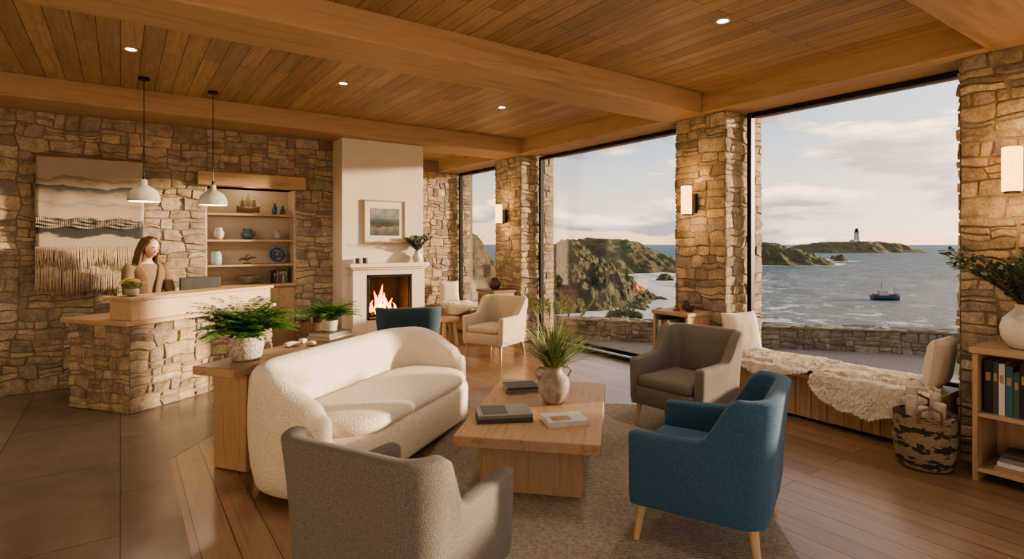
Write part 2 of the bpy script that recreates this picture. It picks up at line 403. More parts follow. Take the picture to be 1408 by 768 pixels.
S('trim_8', 'beam_y', lambda m: m.box(5.22, 6.0, -3, .75, BZ, CEIL+.01), bevel=.012)
def window(i, y0, y1, z0):
    w = bpy.data.objects.new('window_%d' % i, None); C.objects.link(w); w['kind'] = 'structure'
    f = MB()
    for (a, b2, c, d) in ((y0, y0+.05, z0, BZ), (y1-.05, y1, z0, BZ), (y0+.05, y1-.05, z0, z0+.05), (y0+.05, y1-.05, BZ-.05, BZ)):
        f.box(5.65, 5.72, a, b2, c, d)
    f.build('window_frame', M['black'], w, bevel=.004)
    g = MB(); a = [g.add(p) for p in ((5.685,y0+.04,z0+.04), (5.685,y1-.04,z0+.04), (5.685,y1-.04,BZ-.04), (5.685,y0+.04,BZ-.04))]; g.f.append(tuple(a)); g.build('pane', M['glass'], w, recalc=False)
window(1, 8.12, 9.96, .4); window(2, 4.29, 7.30, .0); window(3, 1.60, 3.56, .4)
S('baseboard_right', 'plaster', lambda m: (m.box(5.6,6.0,8.1,10,0,.4), m.box(5.6,6.0,1.57,3.6,0,.4)))

# ------------------------------------------------------------ outside
def terrace(m):
    m.box(6.0, 7.2, -3, 12, -.35, -.27)
    P = [(7.2,-3), (17.5,-3), (12.2,2.4), (6.9,8.8), (6.9,12), (7.2,12)]
    m.loft([[(x,y,-.35) for x, y in P], [(x,y,-.27) for x, y in P]])
S('floor_terrace', 'gravel', terrace)
A = Vector((6.1,9.75,-.3)); B = Vector((14.0,.2,-.3)); U = (B-A).normalized(); Ln = (B-A).length; NN = Vector((U.y,-U.x,0))
if NN.dot(Vector((-1,-1,0))) < 0: NN = -NN
gm = MB(); stone_panel(gm, A, U, Vector(Z), NN, Ln, .40, .04, .8)
stone_panel(gm, A+Vector((0,0,.41))+NN*.04, U, -NN, Vector(Z), Ln, .45, .04, 1.2)
go = gm.build('garden_wall', M['stone_out'], None, 60, recalc=False)
cm = MB(); q = -NN*.40
cm.loft([[A, B, B+q, A+q], [p+Vector((0,0,.42)) for p in (A, B, B+q, A+q)]]); cm.build('mortar_core', M['mortar'], go)
tag(go, 'low dry stone garden wall outside the windows', 'wall')
M['turf'] = simple('turf', (.16,.17,.06), (.10,.09,.04), 2, .95, bs=.6, bscale=8, bd=.1)
bk = MB(); rows = [(0,.22), (.8,.1), (4,-2.5), (14,-12), (30,-24)]
rings = []
for d, dz in rows:
    rings.append([A-U*3+(U*((Ln+6)*k/30))+q-NN*d+Vector((0,0,dz+noise.noise(Vector((k*.7,d,3)))*.12*(1+d*.3))) for k in range(31)])
bk.loft(rings, False, False, closed=False)
tag(bk.build('grass_bank', M['turf'], None, 180), 'grassy bank falling away behind the garden wall', 'bank')['kind'] = 'structure'
SEA = -20.0
m, t, b = nt('cliff'); v = coords(t, world=True)
g = N(t, 'ShaderNodeNewGeometry'); sx = N(t, 'ShaderNodeSeparateXYZ'); t.links.new(g.outputs['Normal'], sx.inputs[0])
n = N(t, 'ShaderNodeTexNoise', Scale=.2, Detail=10, Roughness=.75); t.links.new(v, n.inputs['Vector'])
sm = N(t, 'ShaderNodeMath', operation='MULTIPLY_ADD'); t.links.new(n.outputs[0], sm.inputs[0]); sm.inputs[1].default_value = .9; t.links.new(sx.outputs['Z'], sm.inputs[2])
rr_ = ramp(t, [(.56, (0,0,0)), (.70, (1,1,1))]); mm = N(t, 'ShaderNodeMath', operation='MULTIPLY'); mm.inputs[1].default_value = .6; t.links.new(sm.outputs[0], mm.inputs[0]); t.links.new(mm.outputs[0], rr_.inputs[0])
rk = ramp(t, [(.32, (.03,.024,.02)), (.48, (.12,.096,.072)), (.62, (.30,.25,.19))]); t.links.new(n.outputs[0], rk.inputs[0])
n2 = N(t, 'ShaderNodeTexNoise', Scale=.06, Detail=8); t.links.new(v, n2.inputs['Vector'])
gr = ramp(t, [(.35, (.07,.085,.035)), (.5, (.13,.13,.055)), (.65, (.11,.08,.048))]); t.links.new(n2.outputs[0], gr.inputs[0])
t.links.new(mixc(t, rk.outputs[0], gr.outputs[0], rr_.outputs[0]), b.inputs['Base Color']); b.inputs['Roughness'].default_value = .95
n3 = N(t, 'ShaderNodeTexNoise', Scale=.5, Detail=9, Roughness=.75); t.links.new(v, n3.inputs['Vector']); bump(t, b, n3.outputs[0], 1, 2.6); M['cliff'] = m
ELL = []
def headland(name, label, cat, px, d, rx, ry, top, seed, res=90, rock=3.0, tilt=0, cliff=.4, base=SEA, fq=1.0, led=.4):
    x0, y0 = Wp(px, d); m = MB(); idx = []
    ELL.append((x0, y0, rx, ry))
    u2 = Vector((RX,RY)); f2 = Vector((FX,FY))
    for j in range(res+1):
        row = []
        for i in range(res+1):
            a = (i/res*2-1)*1.35; c = (j/res*2-1)*1.35
            p = Vector((a*3+seed, c*3*ry/rx*.6, seed*1.7))*fq
            r = math.sqrt(a*a+c*c)+noise.fractal(p*1.1, 1, 2, 6)*.17
            k = max(0, min(1, (1.05-r)/cliff))
            k = k*k*(3-2*k)*.65+k**.6*.35
            st_ = 5; kk = k*st_; k = (1-led)*k+led*(math.floor(kk)+min(1, max(0, (kk-math.floor(kk))*2.4-.5)))/st_
            h = (top-base)*(1+tilt*a)
            fr = noise.fractal(p*2.2+Vector((9,1,2)), .85, 2, 6)
            rg_ = 1-abs(noise.noise(p*4.1+Vector((4,4,4)))); rg2 = 1-abs(noise.noise(p*9+Vector((1,7,4)))); rg3 = 1-abs(noise.noise(p*19+Vector((3,7,9))))
            z = base-3+(h+3)*k+rock*(fr*.8+(rg_-.75)*1.2+(rg2-.75)*1.1+(rg3-.75)*.7)*min(1, k*2.2)*(1.25-.75*k)
            q = u2*(a*rx)+f2*(c*ry)
            row.append(m.add((x0+q.x, y0+q.y, z)))
        idx.append(row)
    for j in range(res):
        for i in range(res): m.f.append((idx[j][i], idx[j][i+1], idx[j+1][i+1], idx[j+1][i]))
    o = m.build(name, M['cliff'], None, 50); tag(o, label, cat); return o
headland('hillside', 'green hillside seen through the small far window', 'hillside', 640, 120, 19, 34, 3.6, 3.1, rock=.9, cliff=1.0, led=.1)
headland('headland', 'nearest rocky headland rising from surf in the middle window', 'headland', 783, 250, 40, 80, 3.6, 5.9, 220, rock=2.3, tilt=-.42, cliff=1.15, led=.28)
headland('headland', 'lower brown headland behind the nearest rocky one', 'headland', 838, 540, 74, 130, 5.6, 5.2, 130, rock=2.6, tilt=-.2, cliff=.85, led=.2)
headland('headland', 'dark headland reaching in from the left of the right window', 'headland', 1040, 640, 80, 90, 2.8, 12.4, 120, rock=3, tilt=-.2, cliff=.8, led=.2)
headland('island', 'long low island that carries the lighthouse', 'island', 1165, 1400, 170, 120, 6.5, 2.9, rock=4, tilt=.1, cliff=.7, led=.2)
for i, (px, d, r_, tp, lb) in enumerate(((1156, 700, 11, -12, 'dark sea rock standing below the lighthouse island'), (915, 330, 8, -16, 'wave washed sea rock right of the near headland'), (1146, 780, 6, -15, 'small sea rock beside the dark headland'))):
    headland('sea_rock', lb, 'rock', px, d, r_, r_*.8, tp, 20+i*3.3, 34, rock=1.5, cliff=.9)
# sea
m, t, b = nt('sea'); v = coords(t, world=True)
at = N(t, 'ShaderNodeAttribute'); at.attribute_name = 'tone'
n = N(t, 'ShaderNodeTexNoise', Scale=.13, Detail=10, Roughness=.72, Distortion=.8); t.links.new(v, n.inputs['Vector'])
a1 = N(t, 'ShaderNodeMath', operation='MULTIPLY_ADD'); t.links.new(at.outputs['Fac'], a1.inputs[0]); a1.inputs[1].default_value = .42; t.links.new(n.outputs[0], a1.inputs[2])
fo = ramp(t, [(.61, (0,0,0)), (.69, (1,1,1))]); t.links.new(a1.outputs[0], fo.inputs[0])
n2 = N(t, 'ShaderNodeTexNoise', Scale=.07, Detail=9, Roughness=.75); t.links.new(v, n2.inputs['Vector'])
wc = ramp(t, [(.38, (.012,.05,.09)), (.52, (.04,.13,.20)), (.66, (.15,.27,.35))]); t.links.new(n2.outputs[0], wc.inputs[0])
t.links.new(mixc(t, wc.outputs[0], (.88,.88,.86), fo.outputs[0]), b.inputs['Base Color'])
b.inputs['Roughness'].default_value = .42; b.inputs['IOR'].default_value = 1.25
n3 = N(t, 'ShaderNodeTexNoise', Scale=.3, Detail=9, Roughness=.75); t.links.new(v, n3.inputs['Vector']); bump(t, b, n3.outputs[0], 1.0, 5); M['sea'] = m
sm = MB(); idx = []
for j in range(190):
    d = 18*(15000/18)**(j/189); row = []
    for i in range(201):
        az = rad(-40+145*i/200); x, y = math.sin(az)*d, math.cos(az)*d
        fo_ = 0
        if d < 1600:
            for (ex, ey, rx, ry) in ELL:
                dx, dy = x-ex, y-ey; a = (dx*RX+dy*RY)/rx; c = (dx*FX+dy*FY)/ry
                r = math.sqrt(a*a+c*c); dm = (r-.96)*min(rx, ry)
                fo_ = max(fo_, math.exp(-max(0, dm)/ (26 if d < 450 else 7)))
        z = SEA+(noise.noise(Vector((x*.05, y*.05, 0)))*.8 if d < 500 else 0)
        row.append(sm.add((x, y, z), fo_+.001))
    idx.append(row)
for j in range(189):
    for i in range(200): sm.f.append((idx[j][i], idx[j][i+1], idx[j+1][i+1], idx[j+1][i]))
so = sm.build('sea', M['sea'], None, 180); so['kind'] = 'structure'
# lighthouse
x, y = Wp(1178, 1400); M['whitew'] = simple('white_render', (.50,.48,.45), (.42,.40,.38), 1, .7)
L = thing('lighthouse', 'white lighthouse tower standing on the low island', 'lighthouse', (x, y, 3), 0)
L.scale = (1.6,1.6,1.2)
m = MB(); m.lathe([(4.6,0), (4.2,8), (3.6,22), (3.6,23)], 20); m.build('tower', M['whitew'], L)
m = MB(); m.lathe([(4.8,23), (4.8,24.2)], 20); m.build('gallery', M['black'], L)
m = MB(); m.lathe([(2.5,24), (2.5,28), (2.8,28.1), (1.4,30.5), (.2,32)], 16); m.build('lantern', M['firebox'], L)
m = MB(); m.box(-16,-5,-4,4,-1,5); m.loft([[(-16.5,-4.5,5),(-4.5,-4.5,5),(-4.5,4.5,5),(-16.5,4.5,5)], [(-16.5,-.2,8),(-4.5,-.2,8),(-4.5,.2,8),(-16.5,.2,8)]]); m.build('keeper_house', M['whitew'], L)
# boat
x, y = Wp(1218, 218)
Bt = thing('fishing_boat', 'small fishing boat with blue hull out on the sea', 'boat', (x, y, SEA+.1), rad(-40))
M['hull'] = simple('hull_blue', (.05,.09,.16), (.04,.07,.12), 2, .5); M['redp'] = simple('red_paint', (.45,.08,.05), (.38,.06,.04), 2, .5)
m = MB(); rg = []
for k in range(9):
    s_ = k/8; xx = -5.2+10.4*s_; w = 1.7*(1-max(0, (s_-.45)/.55)**2.2)+.05; sh = 1.5+1.0*max(0, s_-.5)**1.5*2
    rg.append([(xx, -w, sh), (xx, -w*.85, .4), (xx, 0, -.5), (xx, w*.85, .4), (xx, w, sh), (xx, w*.9, sh-.25), (xx, 0, sh-.35), (xx, -w*.9, sh-.25)])
m.loft(rg); m.build('hull', M['hull'], Bt)
m = MB(); m.box(-2.8,.4,-1.1,1.1,1.1,3.3); m.box(-3.0,.7,-1.3,1.3,3.29,3.5); m.build('wheelhouse', M['whitew'], Bt, bevel=.08)
for q_ in ([(-1.5,0,3.4), (-1.5,0,6.2)], [(3.2,0,1.5), (3.2,0,4.6)]):
    m = MB(); m.tube(q_, .09); m.build('mast', M['black'], Bt)
for q_ in ((-4.6,-3.2,-1,1,1.1,2.0), (1.4,2.4,-.7,.7,1.2,2.0)):
    m = MB(); m.box(*q_); m.build('deck_box', M['redp'], Bt, bevel=.05)
x, y = Wp(858, 11.6)
sh = MB()
for k in range(900):
    a, b_, r_ = R.uniform(0, 2*PI), R.uniform(-.2, 1), R.uniform(.5, 1)
    d = Vector((math.cos(a)*math.sqrt(max(0, 1-b_*b_)), math.sin(a)*math.sqrt(max(0, 1-b_*b_)), b_*.6))
    sh.leaf(d*.36*r_, d+Vector((0,0,.4)), (R.uniform(-1,1), R.uniform(-1,1), .3), .08, .04)
o = sh.build('shrub', M['olive'], None, 180, recalc=False); o.location = (x, y, .02); tag(o, 'small round shrub growing just beyond the garden wall', 'shrub')

# ------------------------------------------------------------ world + sun
SAZ, SEL = rad(111), rad(7)
sun_dir = Vector((math.sin(SAZ)*math.cos(SEL), math.cos(SAZ)*math.cos(SEL), math.sin(SEL)))
w = bpy.data.worlds.new('World'); SC.world = w; w.use_nodes = True; t = w.node_tree
bg = t.nodes['Background']; tc = N(t, 'ShaderNodeTexCoord'); sp = N(t, 'ShaderNodeSeparateXYZ'); t.links.new(tc.outputs['Generated'], sp.inputs[0])
gr = ramp(t, [(0, (1.1,.70,.42)), (.04, (1.0,.74,.50)), (.10, (.70,.66,.58)), (.18, (.38,.50,.60)), (.32, (.21,.35,.49)), (.7, (.12,.23,.40))]); t.links.new(sp.outputs['Z'], gr.inputs[0])
mp = N(t, 'ShaderNodeMapping'); mp.inputs['Scale'].default_value = (1,1,4.6); mp.inputs['Location'].default_value = (3.3,1.7,.4); t.links.new(tc.outputs['Generated'], mp.inputs['Vector'])
n = N(t, 'ShaderNodeTexNoise', Scale=4.2, Detail=10, Roughness=.55, Distortion=.1); t.links.new(mp.outputs[0], n.inputs['Vector'])
mp2 = N(t, 'ShaderNodeMapping'); mp2.inputs['Scale'].default_value = (1,1,4.6); mp2.inputs['Location'].default_value = (3.3,1.7,.50); t.links.new(tc.outputs['Generated'], mp2.inputs['Vector'])
nb = N(t, 'ShaderNodeTexNoise', Scale=4.2, Detail=7, Roughness=.55, Distortion=.1); t.links.new(mp2.outputs[0], nb.inputs['Vector'])
cm = ramp(t, [(.50, (0,0,0)), (.56, (1,1,1))]); t.links.new(n.outputs[0], cm.inputs[0])
cc = ramp(t, [(.42, (1.75,1.2,.74)), (.52, (.80,.63,.52)), (.60, (.38,.35,.37))]); t.links.new(nb.outputs[0], cc.inputs[0])
c = mixc(t, gr.outputs[0], cc.outputs[0], cm.outputs[0])
vd = N(t, 'ShaderNodeVectorMath', operation='DOT_PRODUCT'); t.links.new(tc.outputs['Generated'], vd.inputs[0]); vd.inputs[1].default_value = sun_dir
pw = N(t, 'ShaderNodeMath', operation='POWER'); mxx = N(t, 'ShaderNodeMath', operation='MAXIMUM'); t.links.new(vd.outputs['Value'], mxx.inputs[0]); mxx.inputs[1].default_value = 0
t.links.new(mxx.outputs[0], pw.inputs[0]); pw.inputs[1].default_value = 5
gl = mixc(t, (0,0,0), (1.4,.9,.48), pw.outputs[0]); c = mixc(t, c, gl, 1.0, 'ADD')
t.links.new(c, bg.inputs['Color']); bg.inputs['Strength'].default_value = 1.25
sl = bpy.data.lights.new('sun', 'SUN'); sl.energy = 7.5; sl.color = (1,.75,.50); sl.angle = rad(2.5)
so_ = bpy.data.objects.new('sun', sl); C.objects.link(so_); so_.rotation_euler = (-sun_dir).to_track_quat('-Z', 'Y').to_euler()
def light(name, typ, loc, e, col, parent=None, size=.1, spot=None, rot=None):
    l = bpy.data.lights.new(name, typ); l.energy = e; l.color = col
    if typ == 'AREA': l.size = size
    else: l.shadow_soft_size = size
    if spot: l.spot_size = rad(spot); l.spot_blend = .8
    o = bpy.data.objects.new(name, l); C.objects.link(o); o.location = loc
    if rot: o.rotation_euler = rot
    if parent: o.parent = parent
    return o
WARM = (1,.84,.66)

# ------------------------------------------------------------ ceiling lights
def downlight(px, py, lb, xy=None):
    x, y = xy or G(px, py, CEIL)
    o = thing('ceiling_downlight', lb, 'ceiling light', (x, y, CEIL), 0, 'recessed ceiling downlights')
    m = MB(); m.lathe([(.038,-.001), (.055,-.001), (.055,-.008), (.038,-.008)], 24, cap0=False, cap1=False); m.build('trim_ring', M['cream'], o)
    m = MB(); m.lathe([(.0385,-.002), (.0385,-.005)], 24); m.build('lens', M['bulb'], o)
    light('downlight_lamp', 'SPOT', (0,0,-.03), 48, WARM, o, .05, 130)
downlight(180, 67, 'recessed downlight above the reception desk, leftmost in the ceiling')
downlight(472, 114, 'recessed downlight between the second pendant and the chimney breast')
downlight(690, 147, 'recessed downlight nearest the far stone pier')
downlight(994, 28, 'recessed downlight in front of the middle stone pier')
for xy in ((1.0,2.6), (2.5,.3), (3.6,1.9)):  # unseen spots without fixtures, added to brighten the room
    light('fill_spot', 'SPOT', (xy[0], xy[1], CEIL-.02), 34, WARM, None, .15, 140)

def pendant(px, py, lb):
    x, y = G(px, py, CEIL)
    o = thing('pendant_lamp', lb, 'pendant lamp', (x, y, 2.02), 0, 'pendant lamps over the reception desk')
    m = MB(); m.lathe([(.05,CEIL-2.02), (.05,CEIL-2.045), (.01,CEIL-2.05)], 20); m.build('ceiling_rose', M['black'], o)
    m = MB(); m.tube([(0,0,.26), (0,0,CEIL-2.04)], .004, 6); m.build('cord', M['black'], o)
    m = MB(); m.lathe([(.138,0), (.142,.012), (.139,.05), (.126,.09), (.10,.122), (.066,.146), (.036,.160), (.03,.17), (.029,.215), (.022,.22), (.018,.21), (.02,.155), (.06,.138), (.115,.085), (.130,.045), (.132,.012)], 32, cap0=False, cap1=False)
    m.build('lamp_shade', M['concrete'], o)
    m = MB(); m.lathe([(.012,.217), (.014,.25), (.005,.262)], 12); m.build('cord_grip', M['black'], o)
    m = MB(); m.ball((0,0,.07), .03, .03, .04); m.build('bulb', M['bulb'], o)
    light('pendant_light', 'POINT', (0,0,.0), 8, WARM, o, .04)
pendant(198, 107, 'left pendant lamp with grey dome shade, nearer the wall hanging')
pendant(293, 126, 'right pendant lamp with grey dome shade, in front of the shelves')

def sconce(x, y, z, lb, e=3.2):
    o = thing('wall_sconce', lb, 'wall light', (x, y, z), 0, 'wall sconces on the stone piers')
    m = MB(); m.box(.09,.135,-.05,.05,-.13,.09); m.box(.0,.1,-.02,.02,-.15,-.125); m.lathe([(.045,-.155), (.045,-.14)], 16); m.build('bracket', M['black'], o, bevel=.003)
    m = MB(); m.lathe([(.055,-.14), (.058,-.135), (.058,.165), (.055,.17), (.052,.165), (.052,-.13)], 28, cap1=False); m.build('lamp_shade', M['lamp'], o)
    light('sconce_light', 'POINT', (-.02,0,.30), e, (1,.6,.3), o, .09)
    light('sconce_light', 'POINT', (-.02,0,-.28), e, (1,.6,.3), o, .09)
sconce(5.14, 3.97, 2.07, 'lit cylinder sconce on the middle stone pier')
sconce(5.14, 7.72, 2.08, 'smallest lit cylinder sconce, on the far stone pier')
sconce(5.14, 1.205, 2.11, 'lit cylinder sconce on the stone pier at the right edge')

# ------------------------------------------------------------ reception desk
DR = rad(35)
D = thing('reception_desk', 'reception desk with rough stone base and raised oak counter', 'desk', (.07, 6.34, 0), DR)
m = MB()
stone_panel(m, (0,0,0), X, Z, nY, 1.78, .83, .026, .72)
stone_panel(m, (0,.83,0), nY, Z, nX, .83, .83, .026, .72)
stone_panel(m, (1.78,0,0), Y, Z, X, .3, .83, .026, .72)
m.build('stone_base', M['stone'], D, 30, recalc=False)
m = MB(); m.box(.002,1.777,.002,.3,0,.83); m.box(.002,.5,.3,.828,0,.83); m.build('mortar_core', M['mortar'], D)
m = MB(); m.box(-.06,.55,-.04,.88,.83,.875); m.box(.55,1.82,-.04,.34,.83,.875); m.build('counter_slab', M['oak'], D, bevel=.006)
m = MB(); m.box(.0,1.74,-.02,.27,.875,1.06); m.build('counter_front', M['oak_lt'], D, bevel=.004)
m = MB(); m.box(-.03,1.77,-.05,.31,1.06,1.095); m.build('counter_top', M['oak'], D, bevel=.005)
m = MB(); m.box(.5,1.75,.34,.56,.72,.75); m.build('worktop', M['oak'], D, bevel=.004)
def dpt(lx, ly, z=0):
    c, s_ = math.cos(DR), math.sin(DR)
    return (.07+c*lx-s_*ly, 6.34+s_*lx+c*ly, z)
mo = thing('computer_monitor', 'dark computer screen behind the raised oak counter', 'computer', dpt(1.14, .43, .751), DR-.25)
m = MB(); m.slab(.24,.12,0,.012,.03,.003); m.tube([(0,0,.01), (0,.0,.22)], .014); m.build('stand', M['black'], mo)
m = MB(); m.box(-.23,.23,-.02,.01,.18,.47); m.build('screen', M['black'], mo, bevel=.006)
fx = thing('flower_pot', 'small pot of yellow flowers at the left end of the counter', 'flowers', dpt(.12, .13, 1.095), 0)
m = MB(); m.lathe([(.03,0), (.052,.015), (.06,.05), (.052,.075), (.046,.075), (.05,.05)], 20, cap1=False); m.build('pot', M['jug'], fx)
m = MB(); fl = MB(); M['yellow'] = simple('yellow_petal', (.72,.60,.22), (.66,.62,.38), 20, .6)
for k in range(150):
    a = R.uniform(0, 2*PI); r_ = R.uniform(0, .10); p = Vector((math.cos(a)*r_, math.sin(a)*r_, .11+R.uniform(0, .07)*(1-r_*5)))
    m.leaf((p.x*.4, p.y*.4, .07), p-Vector((0,0,.06)), (0,0,1), .08, .018)
    if k % 2:
        for q in range(6):
            b_ = q*PI/3; fl.leaf(p, (math.cos(b_), math.sin(b_), .3), (0,0,1), .03, .021)
m.build('leaves', M['grassy'], fx, 180, recalc=False); fl.build('flower_head', M['yellow'], fx, 180, recalc=False)

# ------------------------------------------------------------ person
PX, PY, PZ = dpt(.72, .74)[0], dpt(.72, .74)[1], 0
P = thing('person', 'woman with long brown hair and brown cardigan behind the desk, looking down', 'person', (PX, PY, 0.005), DR-.15)
def remesh(mb, name, mat, vox, sm=6):
    o = mb.build(name, mat, P, 180)
    r_ = o.modifiers.new('r', 'REMESH'); r_.mode = 'VOXEL'; r_.voxel_size = vox; r_.use_smooth_shade = True
    s_ = o.modifiers.new('sm', 'SMOOTH'); s_.iterations = sm; s_.factor = .5
    return o
def ell(z, rx, ry, cy=0, n=24): return [(rx*math.cos(2*PI*k/n), cy+ry*math.sin(2*PI*k/n), z) for k in range(n)]
HM = Matrix.Translation((.0,-.03,1.45)) @ Matrix.Rotation(rad(2), 4, 'Z') @ Matrix.Rotation(rad(6), 4, 'Y') @ Matrix.Rotation(rad(14), 4, 'X')
bm_ = MB()
bm_.loft([ell(z, a, b_, c_) for z, a, b_, c_ in ((.80,.15,.11,0), (.90,.165,.12,0), (1.0,.135,.10,0), (1.1,.125,.092,0), (1.22,.145,.108,-.01), (1.30,.16,.10,0), (1.355,.155,.075,.005), (1.385,.09,.06,.01), (1.41,.052,.052,0), (1.5,.047,.05,-.02))])
def arm(m, s, grow=0, hand=True, end=1.0):
    m.tube([(s*.15,0,1.345), (s*.185,0,1.30), (s*.205,-.03,1.18), (s*.215,-.07,1.06), (s*.19,-.16,.97), (s*.14,-.27,.87)][: 6], [.05+grow, .048+grow, .041+grow, .036+grow, .032+grow, .024+grow*1.1], 14)
    if hand:
        m.tube([(s*.145,-.26,.877), (s*.128,-.295,.843), (s*.115,-.33,.815)], [.022,.034,.036], 12, .45)
        for q, (o_, l_) in enumerate(((-.027,.062), (-.009,.075), (.009,.07), (.026,.055))):
            m.tube([(s*.113+o_, -.33, .81), (s*.108+o_*1.15, -.33-l_*.5, .80), (s*.105+o_*1.2, -.33-l_, .778)], [.0095,.0088,.007], 8)
        m.tube([(s*.10,-.30,.825), (s*.078,-.325,.81), (s*.07,-.355,.795)], [.012,.0105,.0085], 8)
for s_ in (-1, 1):
    arm(bm_, s_)
    bm_.tube([(s_*.085,0,.86), (s_*.09,-.005,.65), (s_*.09,-.01,.47), (s_*.09,.01,.30), (s_*.09,.02,.07)], [.085,.07,.05,.048,.032], 14)
    bm_.tube([(s_*.09,.04,.035), (s_*.095,-.05,.035), (s_*.10,-.15,.022)], [.035,.038,.026], 12, .8)
st = len(bm_.v)
def headf(p):
    q = p.copy()
    if p.z < -.1:
        t_ = (-.1-p.z); q.x *= 1-.42*t_; q.y *= 1-.28*t_; 
        if p.y < 0: q.y -= .10*t_
    if p.y > 0: q.y *= 1.1
    f = max(0, -p.y)
    q.y -= .24*f*math.exp(-((p.x/.14)**2+((p.z+.12)/.20)**2))
    q.y -= .07*f*math.exp(-((p.x/.24)**2+((p.z+.47)/.08)**2))
    q.y -= .06*f*math.exp(-((p.x/.2)**2+((p.z+.83)/.12)**2))
    for s_ in (-1, 1): q.y += .12*f*math.exp(-(((p.x-s_*.38)/.2)**2+((p.z-.05)/.13)**2))
    return q
bm_.ball((0,-.015,.105), .071, .088, .112, 48, 40, headf)
for s_ in (-1, 1): bm_.ball((s_*.073,.0,.10), .009, .018, .03, 10, 8)
bm_.xf(HM, st)
remesh(bm_, 'body', M['skin'], .0055, 4)
for s_ in (-1, 1):
    m = MB(); m.ball((s_*.028,-.087,.109), .0145, .008, .0075, 12, 8); m.xf(HM); m.build('eye', M['eye'], P, 180)
    m = MB(); m.tube([(s_*.011,-.100,.130), (s_*.028,-.100,.137), (s_*.047,-.089,.130)], [.003,.004,.002], 6); m.xf(HM); m.build('eyebrow', M['hair'], P, 180)
m = MB(); m.ball((0,-.0995,.051), .022, .008, .008, 14, 8); m.xf(HM); m.build('lips', M['lip'], P, 180)
hr = MB()
def hairf(p):
    q = p.copy()
    if p.y < 0 and p.z < .55: q.y = max(q.y, -.05)
    return q
hr.ball((0,.016,.125), .084, .096, .110, 36, 26, hairf)
for s_ in (-1, 1):
    for k in range(7):
        a = k/6; y0 = -.012+.095*a; wv_ = .012*math.sin(k*2.1)
        hr.tube([(s_*.012,-.045+.1*a,.222), (s_*.058,-.052+.11*a,.190), (s_*.080,y0-.012,.12), (s_*(.086+wv_),y0,.03), (s_*(.098-wv_),y0-.02,-.07), (s_*(.115+wv_-.02*a),y0-.045,-.17), (s_*(.10-.02*a),y0-.06,-.27)], [.010,.015,.017,.019,.020,.018,.005], 8)
for k in range(5):
    x_ = -.06+.03*k; hr.tube([(x_,.06,.18), (x_,.1,.08), (x_,.105,-.04), (x_,.11,-.2)], [.03,.03,.03,.01], 8)
hr.xf(HM); remesh(hr, 'hair', M['hair'], .0055, 2)
tp = MB(); tp.loft([ell(z, a+.008, b_+.008, c_) for z, a, b_, c_ in ((.86,.16,.118,0), (1.0,.137,.10,0), (1.1,.128,.095,0), (1.22,.148,.112,-.01), (1.30,.162,.102,0), (1.35,.15,.078,.005), (1.375,.105,.068,.008))], False, False); tp.build('top', M['top'], P, 180)
cd = MB()
def arc(z, a, b_, c_, g): 
    n_ = 30; return [(a*math.cos(rad(-90+g+(360-2*g)*k/(n_-1))), c_+b_*math.sin(rad(-90+g+(360-2*g)*k/(n_-1))), z) for k in range(n_)]
cd.loft([arc(z, a, b_, c_, g) for z, a, b_, c_, g in ((.68,.195,.15,0,5), (.86,.185,.145,0,6), (1.0,.165,.13,0,7), (1.1,.165,.128,0,9), (1.22,.178,.14,-.01,13), (1.30,.185,.13,0,20), (1.355,.18,.102,.005,30), (1.385,.125,.085,.01,45), (1.41,.085,.075,.01,60))], False, False, closed=False)
co = cd.build('cardigan', M['cardi'], P, 180, recalc=True); sd_ = co.modifiers.new('s', 'SOLIDIFY'); sd_.thickness = .012
for s_ in (-1, 1):
    m = MB(); arm(m, s_, .02, False); m.build('sleeve', M['cardi'], P, 180)
tr_ = MB(); tr_.loft([ell(z, a, b_) for z, a, b_ in ((.80,.17,.13), (.9,.18,.135), (.96,.155,.12))])
for s_ in (-1, 1): tr_.tube([(s_*.085,0,.86), (s_*.09,-.005,.65), (s_*.09,-.01,.47), (s_*.09,.01,.30), (s_*.09,.02,.10)], [.098,.085,.068,.065,.06], 14)
remesh(tr_, 'trousers', M['trouser'], .01, 4)

# ------------------------------------------------------------ wall hanging
TX0, TX1 = -.74, .22
T = thing('wall_hanging', 'large woven wall hanging with cream and charcoal bands and fringe', 'wall hanging', ((TX0+TX1)/2, 7.765, 2.55), 0)
m, t, b = nt('woven_bands'); v = coords(t)
sp_ = N(t, 'ShaderNodeSeparateXYZ'); t.links.new(v, sp_.inputs[0])
mp = N(t, 'ShaderNodeMapping'); mp.inputs['Scale'].default_value = (2.0,1,5); t.links.new(v, mp.inputs['Vector'])
n = N(t, 'ShaderNodeTexNoise', Scale=1.6, Detail=4); t.links.new(mp.outputs[0], n.inputs['Vector'])
ma = N(t, 'ShaderNodeMath', operation='MULTIPLY_ADD'); t.links.new(n.outputs[0], ma.inputs[0]); ma.inputs[1].default_value = .22; ma.inputs[2].default_value = -.11
mb_ = N(t, 'ShaderNodeMath', operation='SUBTRACT'); t.links.new(ma.outputs[0], mb_.inputs[0]); t.links.new(sp_.outputs['Z'], mb_.inputs[1])
cr_, gy, dk, tn = (.62,.54,.42), (.36,.33,.29), (.07,.065,.065), (.48,.40,.30)
r = ramp(t, [(0, cr_), (.23, cr_), (.24, gy), (.28, cr_), (.31, cr_), (.325, (.13,.14,.16)), (.36, (.2,.21,.22)), (.39, tn), (.44, cr_), (.50, cr_), (.51, tn), (.56, cr_), (.70, cr_), (.715, tn), (.74, dk), (.86, (.09,.085,.085)), (.88, cr_)], 'LINEAR'); t.links.new(mb_.outputs[0], r.inputs[0])
wv = N(t, 'ShaderNodeTexWave', Scale=60, Distortion=1.5); wv.bands_direction = 'Z'; t.links.new(v, wv.inputs['Vector'])
